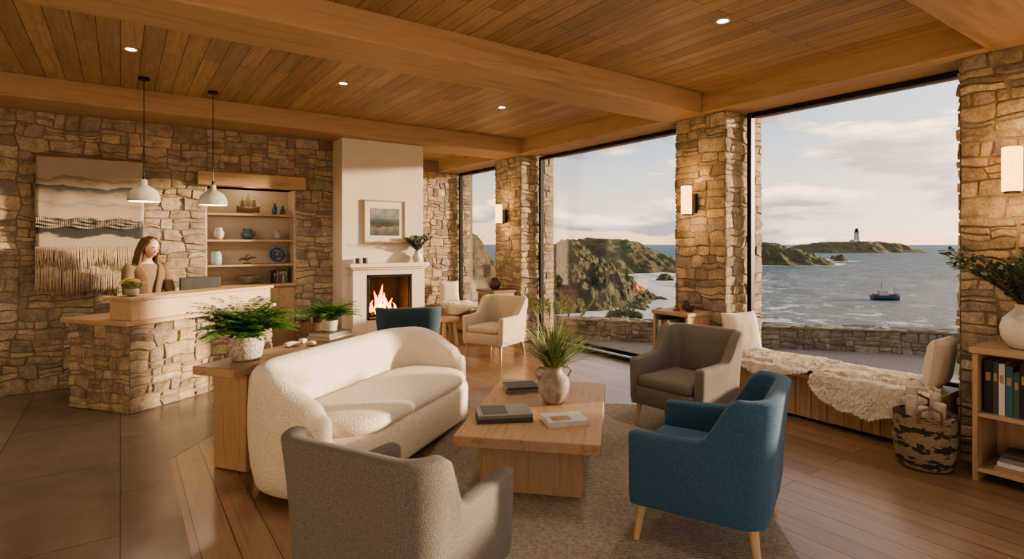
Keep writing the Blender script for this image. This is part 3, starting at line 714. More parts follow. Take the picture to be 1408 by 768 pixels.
t.links.new(r.outputs[0], b.inputs['Base Color']); b.inputs['Roughness'].default_value = .95; bump(t, b, wv.outputs[0], .8, .006); M['woven'] = m
m = MB(); nx_, nz_ = 24, 40; idx = []
wd = TX1-TX0
for j in range(nz_+1):
    row = []
    for i in range(nx_+1):
        x = (i/nx_-.5)*wd; z = -j/nz_*1.12
        row.append(m.add((x*(1+.01*math.sin(z*9)), .012*noise.noise(Vector((x*5, z*5, 0))), z)))
    idx.append(row)
for j in range(nz_):
    for i in range(nx_): m.f.append((idx[j][i], idx[j][i+1], idx[j+1][i+1], idx[j+1][i]))
o = m.build('woven_cloth', M['woven'], T, 180); q_ = o.modifiers.new('s', 'SOLIDIFY'); q_.thickness = .015
m = MB(); m.tube([(-wd/2-.03,0,.0), (wd/2+.03,0,.0)], .011); m.build('hanging_rod', M['oak_dk'], T)
m = MB(); m.tube([(-wd/2,0,.01), (-.1,.02,.12), (wd/2,0,.01)], .0025, 5); m.build('hanging_cord', M['stem'], T)
m = MB()
for row, (z0, z1, c0, n_) in enumerate(((-1.10,-1.49,-.012,95), (-.98,-1.22,-.03,80))):
    for k in range(n_):
        x = (k/(n_-1)-.5)*wd*.99; l_ = z1+R.uniform(-.03, .03)+.03*math.sin(k*.17)
        m.tube([(x, c0, z0), (x+R.uniform(-.006,.006), c0-.008, (z0+l_)/2), (x+R.uniform(-.01,.01), c0, l_)], [.0055,.006,.003], 5)
o = m.build('fringe', simple('fringe_yarn', (.50,.41,.29), (.36,.28,.19), 20, .95), T, 180); o['kind'] = 'stuff'
m = MB()
for r_ in range(4):
    for k in range(60):
        x = (k/59-.5)*wd*.98; z = -.68-r_*.028+.012*math.sin(k*.3+r_)
        m.ball((x, -.014, z), .011, .011, .014, 6, 4)
o = m.build('knotted_band', simple('knot_yarn', (.05,.05,.055), (.45,.40,.33), 14, .95), T, 180); o['kind'] = 'stuff'

# ------------------------------------------------------------ niche shelving
Sh = thing('built_in_shelving', 'oak shelves and cupboard built into the stone wall niche', 'shelving', (1.4025, YB, 0), 0)
hw = .52
m = MB(); m.box(-.63,.66,-.07,.10,2.325,2.50); m.build('lintel', wood('lintel_oak', (.48,.34,.21), (.35,.24,.14), 0, .6), Sh, bevel=.01)
for z in (1.99, 1.655, 1.335):
    m = MB(); m.box(-hw+.005,hw-.005,-.0,.32,z-.028,z); m.build('shelf', M['oak'], Sh, bevel=.003)
m = MB(); m.box(-hw-.02,hw+.02,-.06,.32,1.04,1.075); m.build('cupboard_top', M['oak'], Sh, bevel=.004)
m = MB(); m.box(-hw,hw,-.02,.32,0.02,1.04); m.build('cupboard_body', M['oak_z'], Sh)
for k in range(2):
    m = MB(); m.box(-hw+.01+k*.52,-hw+.51+k*.52,-.042,-.021,.08,1.02); dr = m.build('cupboard_door', M['oak_z'], Sh, bevel=.003)
    m = MB(); m.ball((-.03+.06*k,-.052,.7), .012,.012,.012, 10, 8); m.build('knob', M['black'], dr)
light('niche_light', 'POINT', (1.4,YB+.06,2.28), 2.6, (1,.74,.48), None, .08)

def pot(name, label, cat, x, y, z, prof, mat, handles=None, group=None, mouth=True, seg=28):
    o = thing(name, label, cat, (x, y, z), 0, group)
    m = MB()
    rt = prof[-1]
    pr = list(prof)+[(rt[0]*.86, rt[1]), (rt[0]*.8, rt[1]-.02)]
    m.lathe(pr, seg, cap1=True); m.build('vessel', M[mat], o, 60)
    if handles:
        for (a, r0, z0, r1, z1, bow) in handles:
            c, s_ = math.cos(a), math.sin(a)
            m = MB(); m.tube([(c*r0,s_*r0,z0), (c*(r0+bow*.8),s_*(r0+bow*.8),z0+.005), (c*(max(r0,r1)+bow),s_*(max(r0,r1)+bow),(z0+z1)/2), (c*r1,s_*r1,z1)], .007, 8); m.build('handle', M[mat], o)
    return o
YS = YB+.13
sp = thing('ship_model', 'wooden sailing ship model on the top niche shelf', 'ship model', (1.375, YS, 1.991), 0)
sp.scale = (1.15,1.15,1.15)
m = MB(); rg = []
for k in range(9):
    s_ = k/8; xx = -.12+.24*s_; w = .026*math.sin(PI*min(.97, max(.08, s_)))**.6+.002; sh_ = .062+.03*abs(s_-.5)**2*4
    rg.append([(xx,-w,sh_), (xx,-w*.7,.03), (xx,0,.018), (xx,w*.7,.03), (xx,w,sh_)])
m.loft(rg); m.build('hull', M['oak_dk'], sp)
m = MB(); m.box(-.05,.05,-.02,.02,0,.008); m.box(-.035,-.03,-.012,.012,.005,.03); m.box(.03,.035,-.012,.012,.005,.03); m.build('stand', M['oak_dk'], sp)
m = MB()
for x_, h_ in ((-.06,.19), (0,.235), (.06,.2)): m.tube([(x_,0,.05), (x_,0,h_)], .0028, 6); m.tube([(x_-.0,-.035,h_-.04), (x_,.035,h_-.04)], .002, 5)
m.tube([(.11,0,.075), (.17,0,.11)], .0025, 6)
for a, b_ in (((-.06,0,.19),(-.115,0,.08)), ((0,0,.235),(-.06,0,.06)), ((0,0,.235),(.06,0,.06)), ((.06,0,.2),(.17,0,.11)), ((0,0,.235),(.06,0,.2))): m.tube([a, b_], .0012, 4)
m.build('rigging', M['stem'], sp)
for x_, z0, z1, w_ in ((-.06,.08,.15,.05), (-.0,.09,.19,.06), (.06,.08,.16,.05)):
    m = MB(); m.loft([[(x_-w_*.5,-.004,z0), (x_+w_*.5,-.004,z0), (x_+w_*.5,.0,z0), (x_-w_*.5,.0,z0)], [(x_-w_*.35,-.004,z1), (x_+w_*.35,-.004,z1), (x_+w_*.35,0,z1), (x_-w_*.35,0,z1)]])
    m.build('sail', M['stem'], sp)
G1 = 'pottery in the niche shelves'
pot('vase', 'taller dark blue vase on the top niche shelf', 'vase', 1.70, YS, 1.991, [(.022,0),(.034,.03),(.03,.09),(.016,.12),(.02,.15)], 'bluec', group=G1)
pot('vase', 'shorter dark blue bottle at the right end of the top niche shelf', 'vase', 1.80, YS, 1.991, [(.025,0),(.034,.03),(.028,.07),(.014,.09),(.018,.12)], 'bluec', group=G1)
pot('jar', 'small speckled grey jar left on the second niche shelf', 'jar', 1.03, YS, 1.656, [(.035,0),(.06,.04),(.062,.09),(.04,.13),(.042,.15)], 'greyc', group=G1)
pot('jug', 'round teal jug with handle in the middle of the second niche shelf', 'jug', 1.36, YS, 1.656, [(.04,0),(.07,.035),(.075,.08),(.05,.12),(.055,.145)], 'tealc', [(0,.065,.05,.05,.13,.035)], group=G1)
pot('vase', 'grey round vase right on the second niche shelf', 'vase', 1.73, YS, 1.656, [(.03,0),(.055,.035),(.055,.07),(.032,.105),(.04,.13)], 'greyc', group=G1)
pot('vase', 'square shouldered pale green vase on the third niche shelf', 'vase', 1.0, YS, 1.336, [(.055,0),(.065,.02),(.065,.13),(.05,.15),(.05,.165)], 'greenc', group=G1)
o = thing('driftwood_sculpture', 'small driftwood sculpture on the third niche shelf', 'sculpture', (1.36, YS, 1.336))
m = MB(); m.tube([(-.10,0,.05), (-.05,0,.075), (.0,0,.06), (.06,0,.085), (.12,0,.08)], [.006,.014,.016,.012,.004], 8); m.tube([(-.02,0,.07), (.0,0,.11), (.03,0,.13)], [.01,.008,.003], 6); m.build('driftwood', M['bark'], o)
m = MB(); m.slab(.09,.05,0,.018,.01,.003); m.tube([(0,0,.01), (0,0,.06)], .005, 6); m.build('stand', M['oak_dk'], o)
m, t, b = nt('patterned_plate'); v = coords(t); gx = N(t, 'ShaderNodeVectorMath', operation='LENGTH'); t.links.new(v, gx.inputs[0])
vo = N(t, 'ShaderNodeTexVoronoi', Scale=60); t.links.new(v, vo.inputs['Vector']); ad = N(t, 'ShaderNodeMath', operation='MULTIPLY_ADD'); t.links.new(vo.outputs[0], ad.inputs[0]); ad.inputs[1].default_value = .04; t.links.new(gx.outputs['Value'], ad.inputs[2])
r = ramp(t, [(0, (.02,.035,.07)), (.035, (.25,.29,.31)), (.045, (.02,.035,.07)), (.075, (.2,.25,.28)), (.085, (.02,.03,.06)), (.12, (.16,.2,.23))], 'CONSTANT'); t.links.new(ad.outputs[0], r.inputs[0]); t.links.new(r.outputs[0], b.inputs['Base Color']); b.inputs['Roughness'].default_value = .25; M['plate'] = m
m = MB(); m.lathe([(.02,0), (.06,.002), (.112,.018), (.116,.022), (.11,.024), (.06,.009), (.01,.007)], 36)
o = m.build('plate', M['plate'], None, 60); o.location = (1.74, YS+.03, 1.336+.115); o.rotation_euler = (rad(80),0,0); tag(o, 'blue patterned plate propped upright on the third niche shelf', 'plate')
pot('bowl', 'wide tan bowl on the cupboard top in the niche', 'bowl', 1.375, YS-.03, 1.076, [(.05,0),(.06,.012),(.11,.05),(.135,.105)], 'jug', group=G1)

# ------------------------------------------------------------ books
BC = {}
for nme, c in (('navy', (.03,.05,.09)), ('black', (.02,.02,.022)), ('cream', (.56,.50,.40)), ('rust', (.30,.12,.06)), ('grey', (.20,.20,.20)), ('green', (.05,.11,.08)), ('teal', (.04,.13,.16)), ('white', (.62,.61,.58)), ('brown', (.14,.08,.045)), ('blue', (.10,.18,.28)), ('tan', (.36,.27,.17)), ('charcoal', (.06,.06,.065))):
    BC[nme] = simple('cover_'+nme, c, tuple(x*.85 for x in c), 20, .5)
def book(label, loc, rz, th, h, dp, col, group, lying=False, lean=0):
    o = thing('book', label, 'book', loc, rz, group)
    if lying: MM = Matrix.Translation((-h/2, 0, 0)) @ Matrix.Rotation(PI/2, 4, 'Y') @ Matrix.Translation((-th/2,0,0))
    else: MM = Matrix.Rotation(lean, 4, 'Y')
    m = MB(); m.box(-th/2,-th/2+.002,0,dp,0,h); m.box(th/2-.002,th/2,0,dp,0,h); m.box(-th/2,th/2,-.002,.001,0,h); m.xf(MM); m.build('cover', BC[col], o)
    m = MB(); m.box(-th/2+.002,th/2-.002,.001,dp-.004,.004,h-.004); m.xf(MM); m.build('pages', M['page'], o)
    if not lying and th > .02:
        m = MB(); m.box(-th*.3,th*.3,-.0028,-.002,h*.62,h*.78); m.xf(MM); m.build('title_patch', BC['tan' if col != 'tan' else 'brown'], o)
    return o
ORD = ['first','second','third','fourth','fifth','sixth','seventh','eighth','ninth','tenth','eleventh']
cols = ['black','brown','navy','tan','green']
x = 1.665
for k, cn in enumerate(cols):
    th = (.035,.03,.04,.028,.034)[k]
    book('%s book, %s from the left in the niche row' % (cn, ORD[k]), (x+th/2, YB+.04, 1.076), 0, th, .16+.03*((k*7) % 3)/2, .14, cn, 'books in the stone wall niche'); x += th+.003

# ------------------------------------------------------------ fireplace
Fp = thing('fireplace', 'cream fireplace surround with mantel shelf on the chimney breast', 'fireplace', (3.085, 7.468, 0), 0)
m = MB(); m.box(-.53,-.33,-.09,0,0,1.28); m.box(.33,.53,-.09,0,0,1.28); m.box(-.33,.33,-.09,0,1.17,1.28); m.box(-.33,.33,-.09,0,0,.555); m.build('surround', M['cream'], Fp, bevel=.006)
m = MB(); m.box(-.59,.57,-.17,0,1.28,1.335); m.box(-.56,.55,-.13,0,1.25,1.28); m.build('mantel_shelf', M['cream'], Fp, bevel=.006)
m = MB(); m.box(-.32,.32,.36,.38,.56,1.165); m.box(-.325,-.30,-.03,.38,.56,1.165); m.box(.30,.323,-.03,.38,.56,1.165); m.box(-.32,.32,-.03,.38,1.14,1.168); m.box(-.32,.32,-.06,.38,.558,.575); m.build('firebox', M['firebox'], Fp)
m = MB(); m.box(-.33,-.30,-.095,-.06,.56,1.17); m.box(.30,.33,-.095,-.06,.56,1.17); m.box(-.33,.33,-.095,-.06,1.14,1.17); m.box(-.33,.33,-.095,-.06,.555,.58); m.build('firebox_frame', M['black'], Fp, bevel=.003)
m = MB(); m.box(-.62,.6,-.4,-.09,0.001,.05); m.build('hearth', M['concrete'], Fp, bevel=.006)
Fi = thing('log_fire', 'burning log fire inside the fireplace', 'fire', (3.085, 7.58, .576), 0)
for a, b_ in (((-.22,0,.03),(.2,.06,.04)), ((-.18,.1,.035),(.22,-.02,.035)), ((-.12,-.03,.09),(.14,.09,.10))):
    m = MB(); m.tube([a, ((a[0]+b_[0])/2, (a[1]+b_[1])/2, (a[2]+b_[2])/2+.008), b_], [.032,.036,.03], 10); m.build('log', M['char'], Fi)
def flame(m, x, y, h, w):
    ph = R.uniform(0, 6); rg = []
    for k in range(9):
        s_ = k/8; ww = w*(math.sin(PI*min(1, .22+s_*.78))**.8)*(1-s_*.35)+.001
        cx = x+.03*math.sin(ph+s_*5)*s_; rg.append([(cx+ww*math.cos(a*PI/4), y+ww*.5*math.sin(a*PI/4), s_*h+.03) for a in range(8)])
    m.loft(rg)
m = MB()
for x_, h_, w_ in ((-.16,.20,.03), (-.10,.33,.04), (-.03,.42,.04), (.04,.30,.04), (.10,.22,.03), (.17,.15,.025), (-.06,.26,.05), (-.2,.12,.02)): flame(m, x_, R.uniform(0,.07), h_, w_)
m.build('flames', M['flame'], Fi, 180)
m = MB()
for x_, h_, w_ in ((-.13,.14,.02), (-.06,.2,.025), (.0,.17,.022), (.07,.13,.02), (.14,.09,.018)): flame(m, x_, -.03, h_, w_)
m.build('flame_core', M['flame2'], Fi, 180)
light('fire_light', 'POINT', (3.085,7.42,.8), 12, (1,.45,.15), None, .12)
Pf = thing('framed_picture', 'framed seascape photograph with white mat on the chimney breast', 'picture', (3.045, 7.467, 1.905), 0)
m = MB(); w_, h_ = .305, .305
for (a, b_, c_, d_) in ((-w_,w_,h_-.018,h_), (-w_,w_,-h_,-h_+.018), (-w_,-w_+.018,-h_+.018,h_-.018), (w_-.018,w_,-h_+.018,h_-.018)): m.box(a, b_, -.028, 0, c_, d_)
m.build('frame', M['oak_lt'], Pf, bevel=.002)
m = MB(); m.box(-w_+.015,w_-.015,-.012,-.002,-h_+.015,h_-.015); m.build('mat', M['ceramic'], Pf)
m, t, b = nt('seascape_print'); v = coords(t); sp_ = N(t, 'ShaderNodeSeparateXYZ'); t.links.new(v, sp_.inputs[0])
n = N(t, 'ShaderNodeTexNoise', Scale=9, Detail=8); t.links.new(v, n.inputs['Vector'])
r = ramp(t, [(0, (.06,.06,.055)), (.30, (.16,.155,.14)), (.42, (.03,.045,.05)), (.58, (.06,.095,.105)), (.62, (.14,.18,.19)), (1, (.26,.28,.27))]); ms = N(t, 'ShaderNodeMath', operation='MULTIPLY_ADD'); t.links.new(sp_.outputs['Z'], ms.inputs[0]); ms.inputs[1].default_value = 2.6; ms.inputs[2].default_value = .5; t.links.new(ms.outputs[0], r.inputs[0])
r2 = ramp(t, [(.35, (.6,.6,.6)), (.6, (1.2,1.2,1.2))]); t.links.new(n.outputs[0], r2.inputs[0])
t.links.new(mixc(t, r.outputs[0], r2.outputs[0], .8, 'MULTIPLY'), b.inputs['Base Color']); b.inputs['Roughness'].default_value = .5; M['print'] = m
pm = MB(); pm.box(-.215,.215,-.014,-.0125,-.19,.19); pr_ = pm.build('print', M['print'], Pf)
pm = MB(); pm.ball((.04,-.0145,-.03), .11,.001,.035, 20, 8); pm.ball((-.10,-.0145,-.06), .05,.001,.02, 16, 8); pm.build('print_rocks', M['dark_cer'], pr_)
for k, (px, hh) in enumerate(((2.63,.07), (2.73,.075))):
    o = thing('candle_cup', ('left' if k == 0 else 'right')+' dark candle cup of the pair on the mantel', 'candle holder', (px, 7.38, 1.335), 0, 'candle cups on the mantel')
    m = MB(); m.lathe([(.028,0), (.036,.006), (.037,hh), (.032,hh), (.03,.02)], 20); m.build('cup', M['dark_cer'], o)
    m = MB(); m.lathe([(.026,.02), (.026,hh-.015)], 16); m.build('candle', M['ceramic'], o)

# ------------------------------------------------------------ plants
def branches(m, lv, n, h, spread, leafL, leafW, base=(0,0,0), droop=.15, dens=14, lean=(0,0), lim=None):
    cl = lim or (lambda p: p)
    for k in range(n):
        a = 2*PI*k/n+R.uniform(-.3, .3); sp_ = spread*R.uniform(.35, 1); hh = h*R.uniform(.6, 1)
        pts = []
        for q in range(7):
            s_ = q/6
            pts.append(cl(Vector((base[0]+math.cos(a)*sp_*s_**1.4+lean[0]*s_, base[1]+math.sin(a)*sp_*s_**1.4+lean[1]*s_, base[2]+hh*(s_-droop*s_*s_)))))
        m.tube(pts, [.004,.0035,.003,.0028,.0025,.002,.001], 5)
        for q in range(dens):
            s_ = .22+.78*q/(dens-1); i = min(5, int(s_*6)); f = s_*6-i
            p = pts[i].lerp(pts[i+1], f); tdir = (pts[i+1]-pts[i]).normalized()
            for sg in (-1, 1):
                d = tdir*.5+Vector((R.uniform(-1,1), R.uniform(-1,1), R.uniform(-.4,.8)))*.8
                lv.leaf(p, d, (R.uniform(-.4,.4), R.uniform(-.4,.4), 1), leafL*R.uniform(.7,1.1), leafW, tone=R.random())
def fern(o, n, L, base, mat='fern'):
    m = MB(); lv = MB()
    for k in range(n):
        a = 2*PI*k*.618+R.uniform(-.2,.2); el = R.uniform(.7, 1.5); LL = L*R.uniform(.65,1.05); p = Vector(base); pts = [p.copy()]
        e = el
        for q in range(12):
            d = Vector((math.cos(a)*math.cos(e), math.sin(a)*math.cos(e), math.sin(e))); p = p+d*LL/12; pts.append(p.copy()); e -= .085+R.uniform(0,.03)
        m.tube(pts, [.0025*(1-.07*i) for i in range(13)], 4)
        side = Vector((-math.sin(a), math.cos(a), 0))
        for q in range(2, 13):
            for f in (0, .33, .67):
                if q == 12 and f: continue
                s_ = (q+f)/12.7; pp = pts[q] if f == 0 else pts[q].lerp(pts[q+1], f)
                ll = L*.17*math.sin(PI*min(1, .12+.86*s_))**.8; td = (pts[q]-pts[q-1]).normalized()
                for sg in (-1, 1):
                    lv.leaf(pp, side*sg+td*.45+Vector((0,0,R.uniform(-.35,.1))), (0,0,1), max(.01, ll), L*.032)
    m.build('stems', M['grassy'], o, 180); lv.build('fronds', M[mat], o, 180, recalc=False)
CR = rad(35)
def cpt(t_, s_, z=0):
    return (.67+.82*t_-.57*s_, 4.32+.57*t_+.82*s_, z)
Cn = thing('console_table', 'oak console table standing behind the cream sofa', 'table', cpt(0,0,0), CR)
m = MB(); m.box(-.13,1.66,-.10,.27,.69,.75); m.build('tabletop', M['oak'], Cn, bevel=.006)
for x_ in (0, 1.5):
    m = MB(); m.box(x_,x_+.07,-.08,.22,0.006,.69); m.build('leg', M['oak_z'], Cn, bevel=.006)
m = MB(); m.box(.07,1.5,.06,.10,.60,.69); m.build('apron', M['oak'], Cn, bevel=.004)
o = thing('potted_fern', 'large bright green fern in woven white pot on the console', 'plant', cpt(.17,.09,.751), 0)
m = MB(); m.lathe([(.085,0), (.105,.02), (.122,.10), (.118,.165), (.122,.175), (.108,.175), (.105,.15), (.02,.145)], 32); m.build('pot', simple('woven_white_pot', (.60,.57,.50), (.30,.28,.24), 45, .7, bs=.8, bscale=70, bd=.01), o)
fern(o, 90, .46, (0,0,.14))
book('grey book under the small fern, upper of the stacked pair on the console', cpt(1.15,-.0,.784), CR, .03, .32, .22, 'grey', 'stacked books on the console', True)
book('cream book under the small fern, lower of the stacked pair on the console', cpt(1.15,-.01,.751), CR+.05, .032, .34, .24, 'cream', 'stacked books on the console', True)
o = thing('potted_fern', 'small fern in white pot standing on books on the console', 'plant', cpt(1.14,.11,.8155), 0)
m = MB(); m.lathe([(.05,0), (.062,.01), (.072,.085), (.072,.10), (.062,.10), (.06,.085), (.01,.08)], 28); m.build('pot', M['ceramic'], o)
fern(o, 60, .32, (0,0,.08))
for k, (t_, s_, rz) in enumerate(((.70,.14,.3), (.86,.17,1.2), (.78,.02,2.2))):
    m = MB(); m.ball((0,0,.022), .075-.012*k, .032, .022, 18, 10, lambda p: Vector((p.x, p.y*(1+.25*math.sin(p.x*14)), p.z*(1-.3*p.x))))
    o = m.build('shell', M['shell'], None, 180); o.location = cpt(t_, s_, .751); o.rotation_euler = (0,0,rz); tag(o, ('largest pale shell on the console nearest the big fern', 'pale shell on the console nearest the stacked books', 'small pale shell closest to the sofa back')[k], 'shell', 'shells on the console')
o = thing('vase_of_leaves', 'white vase of green leaves at the right end of the mantel', 'plant', (3.50, 7.375, 1.335), 0)
m = MB(); m.lathe([(.04,0), (.065,.03), (.07,.08), (.045,.13), (.035,.15), (.042,.165), (.034,.163), (.03,.14)], 28); m.build('vase', M['ceramic'], o)
m = MB(); lv = MB(); branches(m, lv, 20, .32, .26, .06, .03, (0,0,.13), .2, 10, lim=lambda p: Vector((max(p.x, -.17), min(p.y, .035), p.z))); m.build('stems', M['stem'], o, 180); lv.build('leaves', M['olive'], o, 180, recalc=False)

# ------------------------------------------------------------ sofa & chairs
def ushell(m, W, Dp, r, t_, hf, z0, lean, bulge, topr, front, nseg=10):
    a = W/2-t_/2; b_ = Dp/2-t_/2; yf = front
    path = []
    ns = 14
    for k in range(ns): path.append((-a, yf+(b_-r-yf)*k/ns, -1, 0))
    for k in range(nseg+1):
        an = PI-PI/2*k/nseg; path.append((-a+r+r*math.cos(an), b_-r+r*math.sin(an), math.cos(an), math.sin(an)))
    for k in range(1, ns): path.append((-a+r+(2*a-2*r)*k/ns, b_, 0, 1))
    for k in range(nseg+1):
        an = PI/2-PI/2*k/nseg; path.append((a-r+r*math.cos(an), b_-r+r*math.sin(an), math.cos(an), math.sin(an)))
    for k in range(1, ns+1): path.append((a, b_-r+(yf-(b_-r))*k/ns, 1, 0))
    def sec(x, y, nx, ny, h, sc, dy):
        tt = t_/2*sc; h2 = z0+(h-z0)*(1-(1-sc)*.10); out = []
        zt = h2-topr*sc
        bw = max(0, min(1, (y-yf)/(b_-yf)))
        def P_(n_, z):
            k = (z-z0)/(h-z0); o_ = n_+lean*k*k*(.25+.75*bw)
            return (x+nx*o_, y+ny*o_+dy, z)
        for k in range(7):
            z = z0+(zt-z0)*k/6; e = 0 if k else -.012
            out.append(P_(tt+bulge*math.sin(PI*min(1, k/6*.85+.08))*sc+e, z))
        for k in range(1, 8):
            an = PI*k/8; out.append(P_(tt*math.cos(an), zt+topr*sc*math.sin(an)))
        for k in range(7):
            z = zt+(z0-zt)*k/6; out.append(P_(-tt-bulge*.3*math.sin(PI*k/6)*sc, z))
        return out
    rg = []
    x, y, nx, ny = path[0]; hh = hf(-1)
    e_ = min(t_*.45, .09)
    for sc, dy in ((.35, -e_), (.72, -e_*.8), (.93, -e_*.4)): rg.append(sec(x, y, nx, ny, hh, sc, dy))
    for (x, y, nx, ny) in path: rg.append(sec(x, y, nx, ny, hf((y)/(Dp/2)), 1, 0))
    x, y, nx, ny = path[-1]
    for sc, dy in ((.93, -e_*.4), (.72, -e_*.8), (.35, -e_)): rg.append(sec(x, y, nx, ny, hh, sc, dy))
    m.loft(rg)
def sst(a, b_, x):
    k = max(0, min(1, (x-a)/(b_-a))); return k*k*(3-2*k)
sc_ = Vector((.78,4.10))+Vector((.82,.57))*(1.07-.27)+Vector((.57,-.82))*.41
So = thing('sofa', 'curved cream boucle sofa facing the coffee table', 'sofa', (sc_.x, sc_.y, .017), CR)
m = MB(); ushell(m, 2.16, .92, .37, .20, lambda y: .55+.24*sst(-.8,.45,y), .04, .035, .035, .09, -.19, 14)
m.build('backrest_and_arms', M['boucle'], So, 180)
m = MB(); m.slab(2.06,.88,.03,.36,.38,.05, seg=12); m.build('seat_base', M['boucle'], So, 180)
m = MB(); m.slab(1.78,.74,.34,.45,.30,.05,0,-.075, dome=.025, seg=12); m.build('seat_cushion', M['boucle'], So, 180)
for sx_ in (-.72,.72):
    for sy_ in (-.28,.28):
        m = MB(); m.lathe([(.025,0), (.03,.04)], 14, (sx_, sy_, 0)); m.build('foot', M['oak_dk'], So)

def armchair(label, x, y, face, mat, legm='oak_lt', W=.70, z=0, hb=.835, lo=.20, hi=.66, r=.085, ah=.59):
    rz = math.atan2(face[0], -face[1])
    o = thing('armchair', label, 'armchair', (x, y, z), rz, 'tub armchairs')
    m = MB(); ushell(m, W, .70, r, .085, lambda yy: ah+(hb-ah)*sst(lo,hi,yy)+.015*sst(-.6,.3,yy), .20, .05, .003, .018, -.30)
    m.build('backrest_and_arms', mat, o, 50)
    m = MB(); m.slab(W-.13,.60,.20,.36,.03,.02,0,-.045); m.build('seat_base', mat, o, 60)
    m = MB(); m.slab(W-.165,.56,.355,.45,.05,.03,0,-.065, dome=.02, seg=8); m.build('seat_cushion', mat, o, 180)
    for sx in (-1, 1):
        for sy in (-1, 1):
            m = MB(); m.tube([(sx*(W/2-.075),sy*.27,.23), (sx*(W/2-.045),sy*.305,0.0)], [.027,.015], 12); m.build('leg', M[legm], o, 60)
    return o
RUGT = .017
armchair('grey armchair in the foreground seen from behind', .99, 2.21, (.89,.46), M['grey'], z=RUGT, W=.70, lo=.34, hi=.70, hb=.815)
armchair('deep blue armchair with tapered oak legs at the right of the rug', 2.69, 1.93, (-.40,.915), M['blue'], z=RUGT, W=.74, lo=.08, hi=.62, r=.09, hb=.815)
armchair('grey brown armchair facing the coffee table by the window bench', 4.03, 3.12, (-.985,-.10), M['grey2'], z=RUGT, hb=.82, lo=.05, hi=.66)
armchair('cream armchair beside the middle window', 4.40, 6.70, (-.92,-.38), M['creamf'], W=.68, hb=.82, lo=0, hi=.7)
armchair('dark teal armchair facing the fireplace', 2.93, 6.42, (.42,.91), M['teal'], W=.70)

# rug
ra = math.atan2(.73,.68); e1 = Vector((.68,.73)).normalized(); e2 = Vector((e1.y,-e1.x))
rc = Vector((2.99,4.98))+e2*1.13-e1*1.75
m = MB(); nL, nW = 70, 46; idx = []
for j in range(nW+1):
    row = []
    for i in range(nL+1):
        x_ = (i/nL-.5)*3.5; y_ = (j/nW-.5)*2.26
        ed = (i in (0, nL)) or (j in (0, nW))
        row.append(m.add((x_+(noise.noise(Vector((y_*6,x_*3,1)))*.012 if ed else 0), y_+(noise.noise(Vector((x_*6,y_*3,5)))*.012 if ed else 0), .003 if ed else .013+.003*noise.noise(Vector((x_*9,y_*9,0))))))
    idx.append(row)
for j in range(nW):
    for i in range(nL): m.f.append((idx[j][i], idx[j][i+1], idx[j+1][i+1], idx[j+1][i]))
o = m.build('rug', M['rug'], None, 180); o.location = (rc.x, rc.y, 0.001); o.rotation_euler = (0,0,ra); tag(o, 'chunky woven beige rug under the coffee table', 'rug')

# coffee table
cc_ = (Vector((1.68,3.04))+Vector((2.305,2.385))+Vector((3.36,3.42))+Vector((2.74,4.07)))/4
ca = rad(44.5)
CT = thing('coffee_table', 'solid oak coffee table with slab legs on the rug', 'coffee table', (cc_.x, cc_.y, .016), ca)
m = MB(); m.box(-.74,.74,-.45,.45,.335,.404); m.build('tabletop', M['oak'], CT, bevel=.006)
for x_ in (-.56, .40):
    m = MB(); m.box(x_,x_+.16,-.33,.33,0,.335); m.build('leg', M['oak_z'], CT, bevel=.005)
m = MB(); m.box(-.40,.40,-.05,.05,.22,.335); m.build('stretcher', M['oak'], CT, bevel=.005)
TZ = .4205
def tp_(px, py, z=TZ):
    x, y = G(px, py, z); return (x, y, z)
o = thing('jug_of_grass', 'two handled stoneware jug of tall green grasses on the coffee table', 'vase', tp_(761,553), .4)
m = MB(); m.lathe([(.06,0), (.075,.012), (.112,.08), (.122,.14), (.108,.19), (.07,.225), (.062,.25), (.075,.275), (.066,.275), (.054,.25), (.06,.22)], 36); m.build('jug', M['jug'], o, 60)
for a in (-.75, PI-.75):
    c, s_ = math.cos(a), math.sin(a); m = MB(); m.tube([(c*.062,s_*.062,.255), (c*.11,s_*.11,.265), (c*.145,s_*.145,.235), (c*.112,s_*.112,.18)], [.011,.010,.010,.011], 8); m.build('handle', M['jug'], o)
m = MB(); lv = MB()
for k in range(240):
    a = R.uniform(0, 2*PI); sp_ = R.uniform(.08, .46); hh = R.uniform(.36, .62)*(1-.45*sp_/.46); w_ = R.uniform(.004, .011)
    rg = []
    for q in range(8):
        s_ = q/7; p = Vector((math.cos(a)*(.02+sp_*s_**1.4), math.sin(a)*(.02+sp_*s_**1.4), .22+hh*(s_-.24*s_**3))); sd = Vector((-math.sin(a), math.cos(a), 0))*w_*(1-s_**2)+Vector((0,0,.0006))
        rg.append([p-sd, p+sd])
    m.loft(rg, False, False, closed=False)
m.build('grass_blades', M['grassy'], o, 180, recalc=False)
for k in range(20):
    a = R.uniform(0, 2*PI); sp_ = R.uniform(.08, .36); pts = [Vector((math.cos(a)*(.02+sp_*s_**1.5), math.sin(a)*(.02+sp_*s_**1.5), .22+.55*s_)) for s_ in (0,.3,.6,.8,1)]
    lv.tube(pts, .0016, 4)
    for q in range(16):
        p = pts[3].lerp(pts[4], q/15); lv.leaf(p, (R.uniform(-1,1), R.uniform(-1,1), 1.2), (1,0,0), .03, .008)
lv.build('seed_heads', M['grassy'], o, 180, recalc=False)
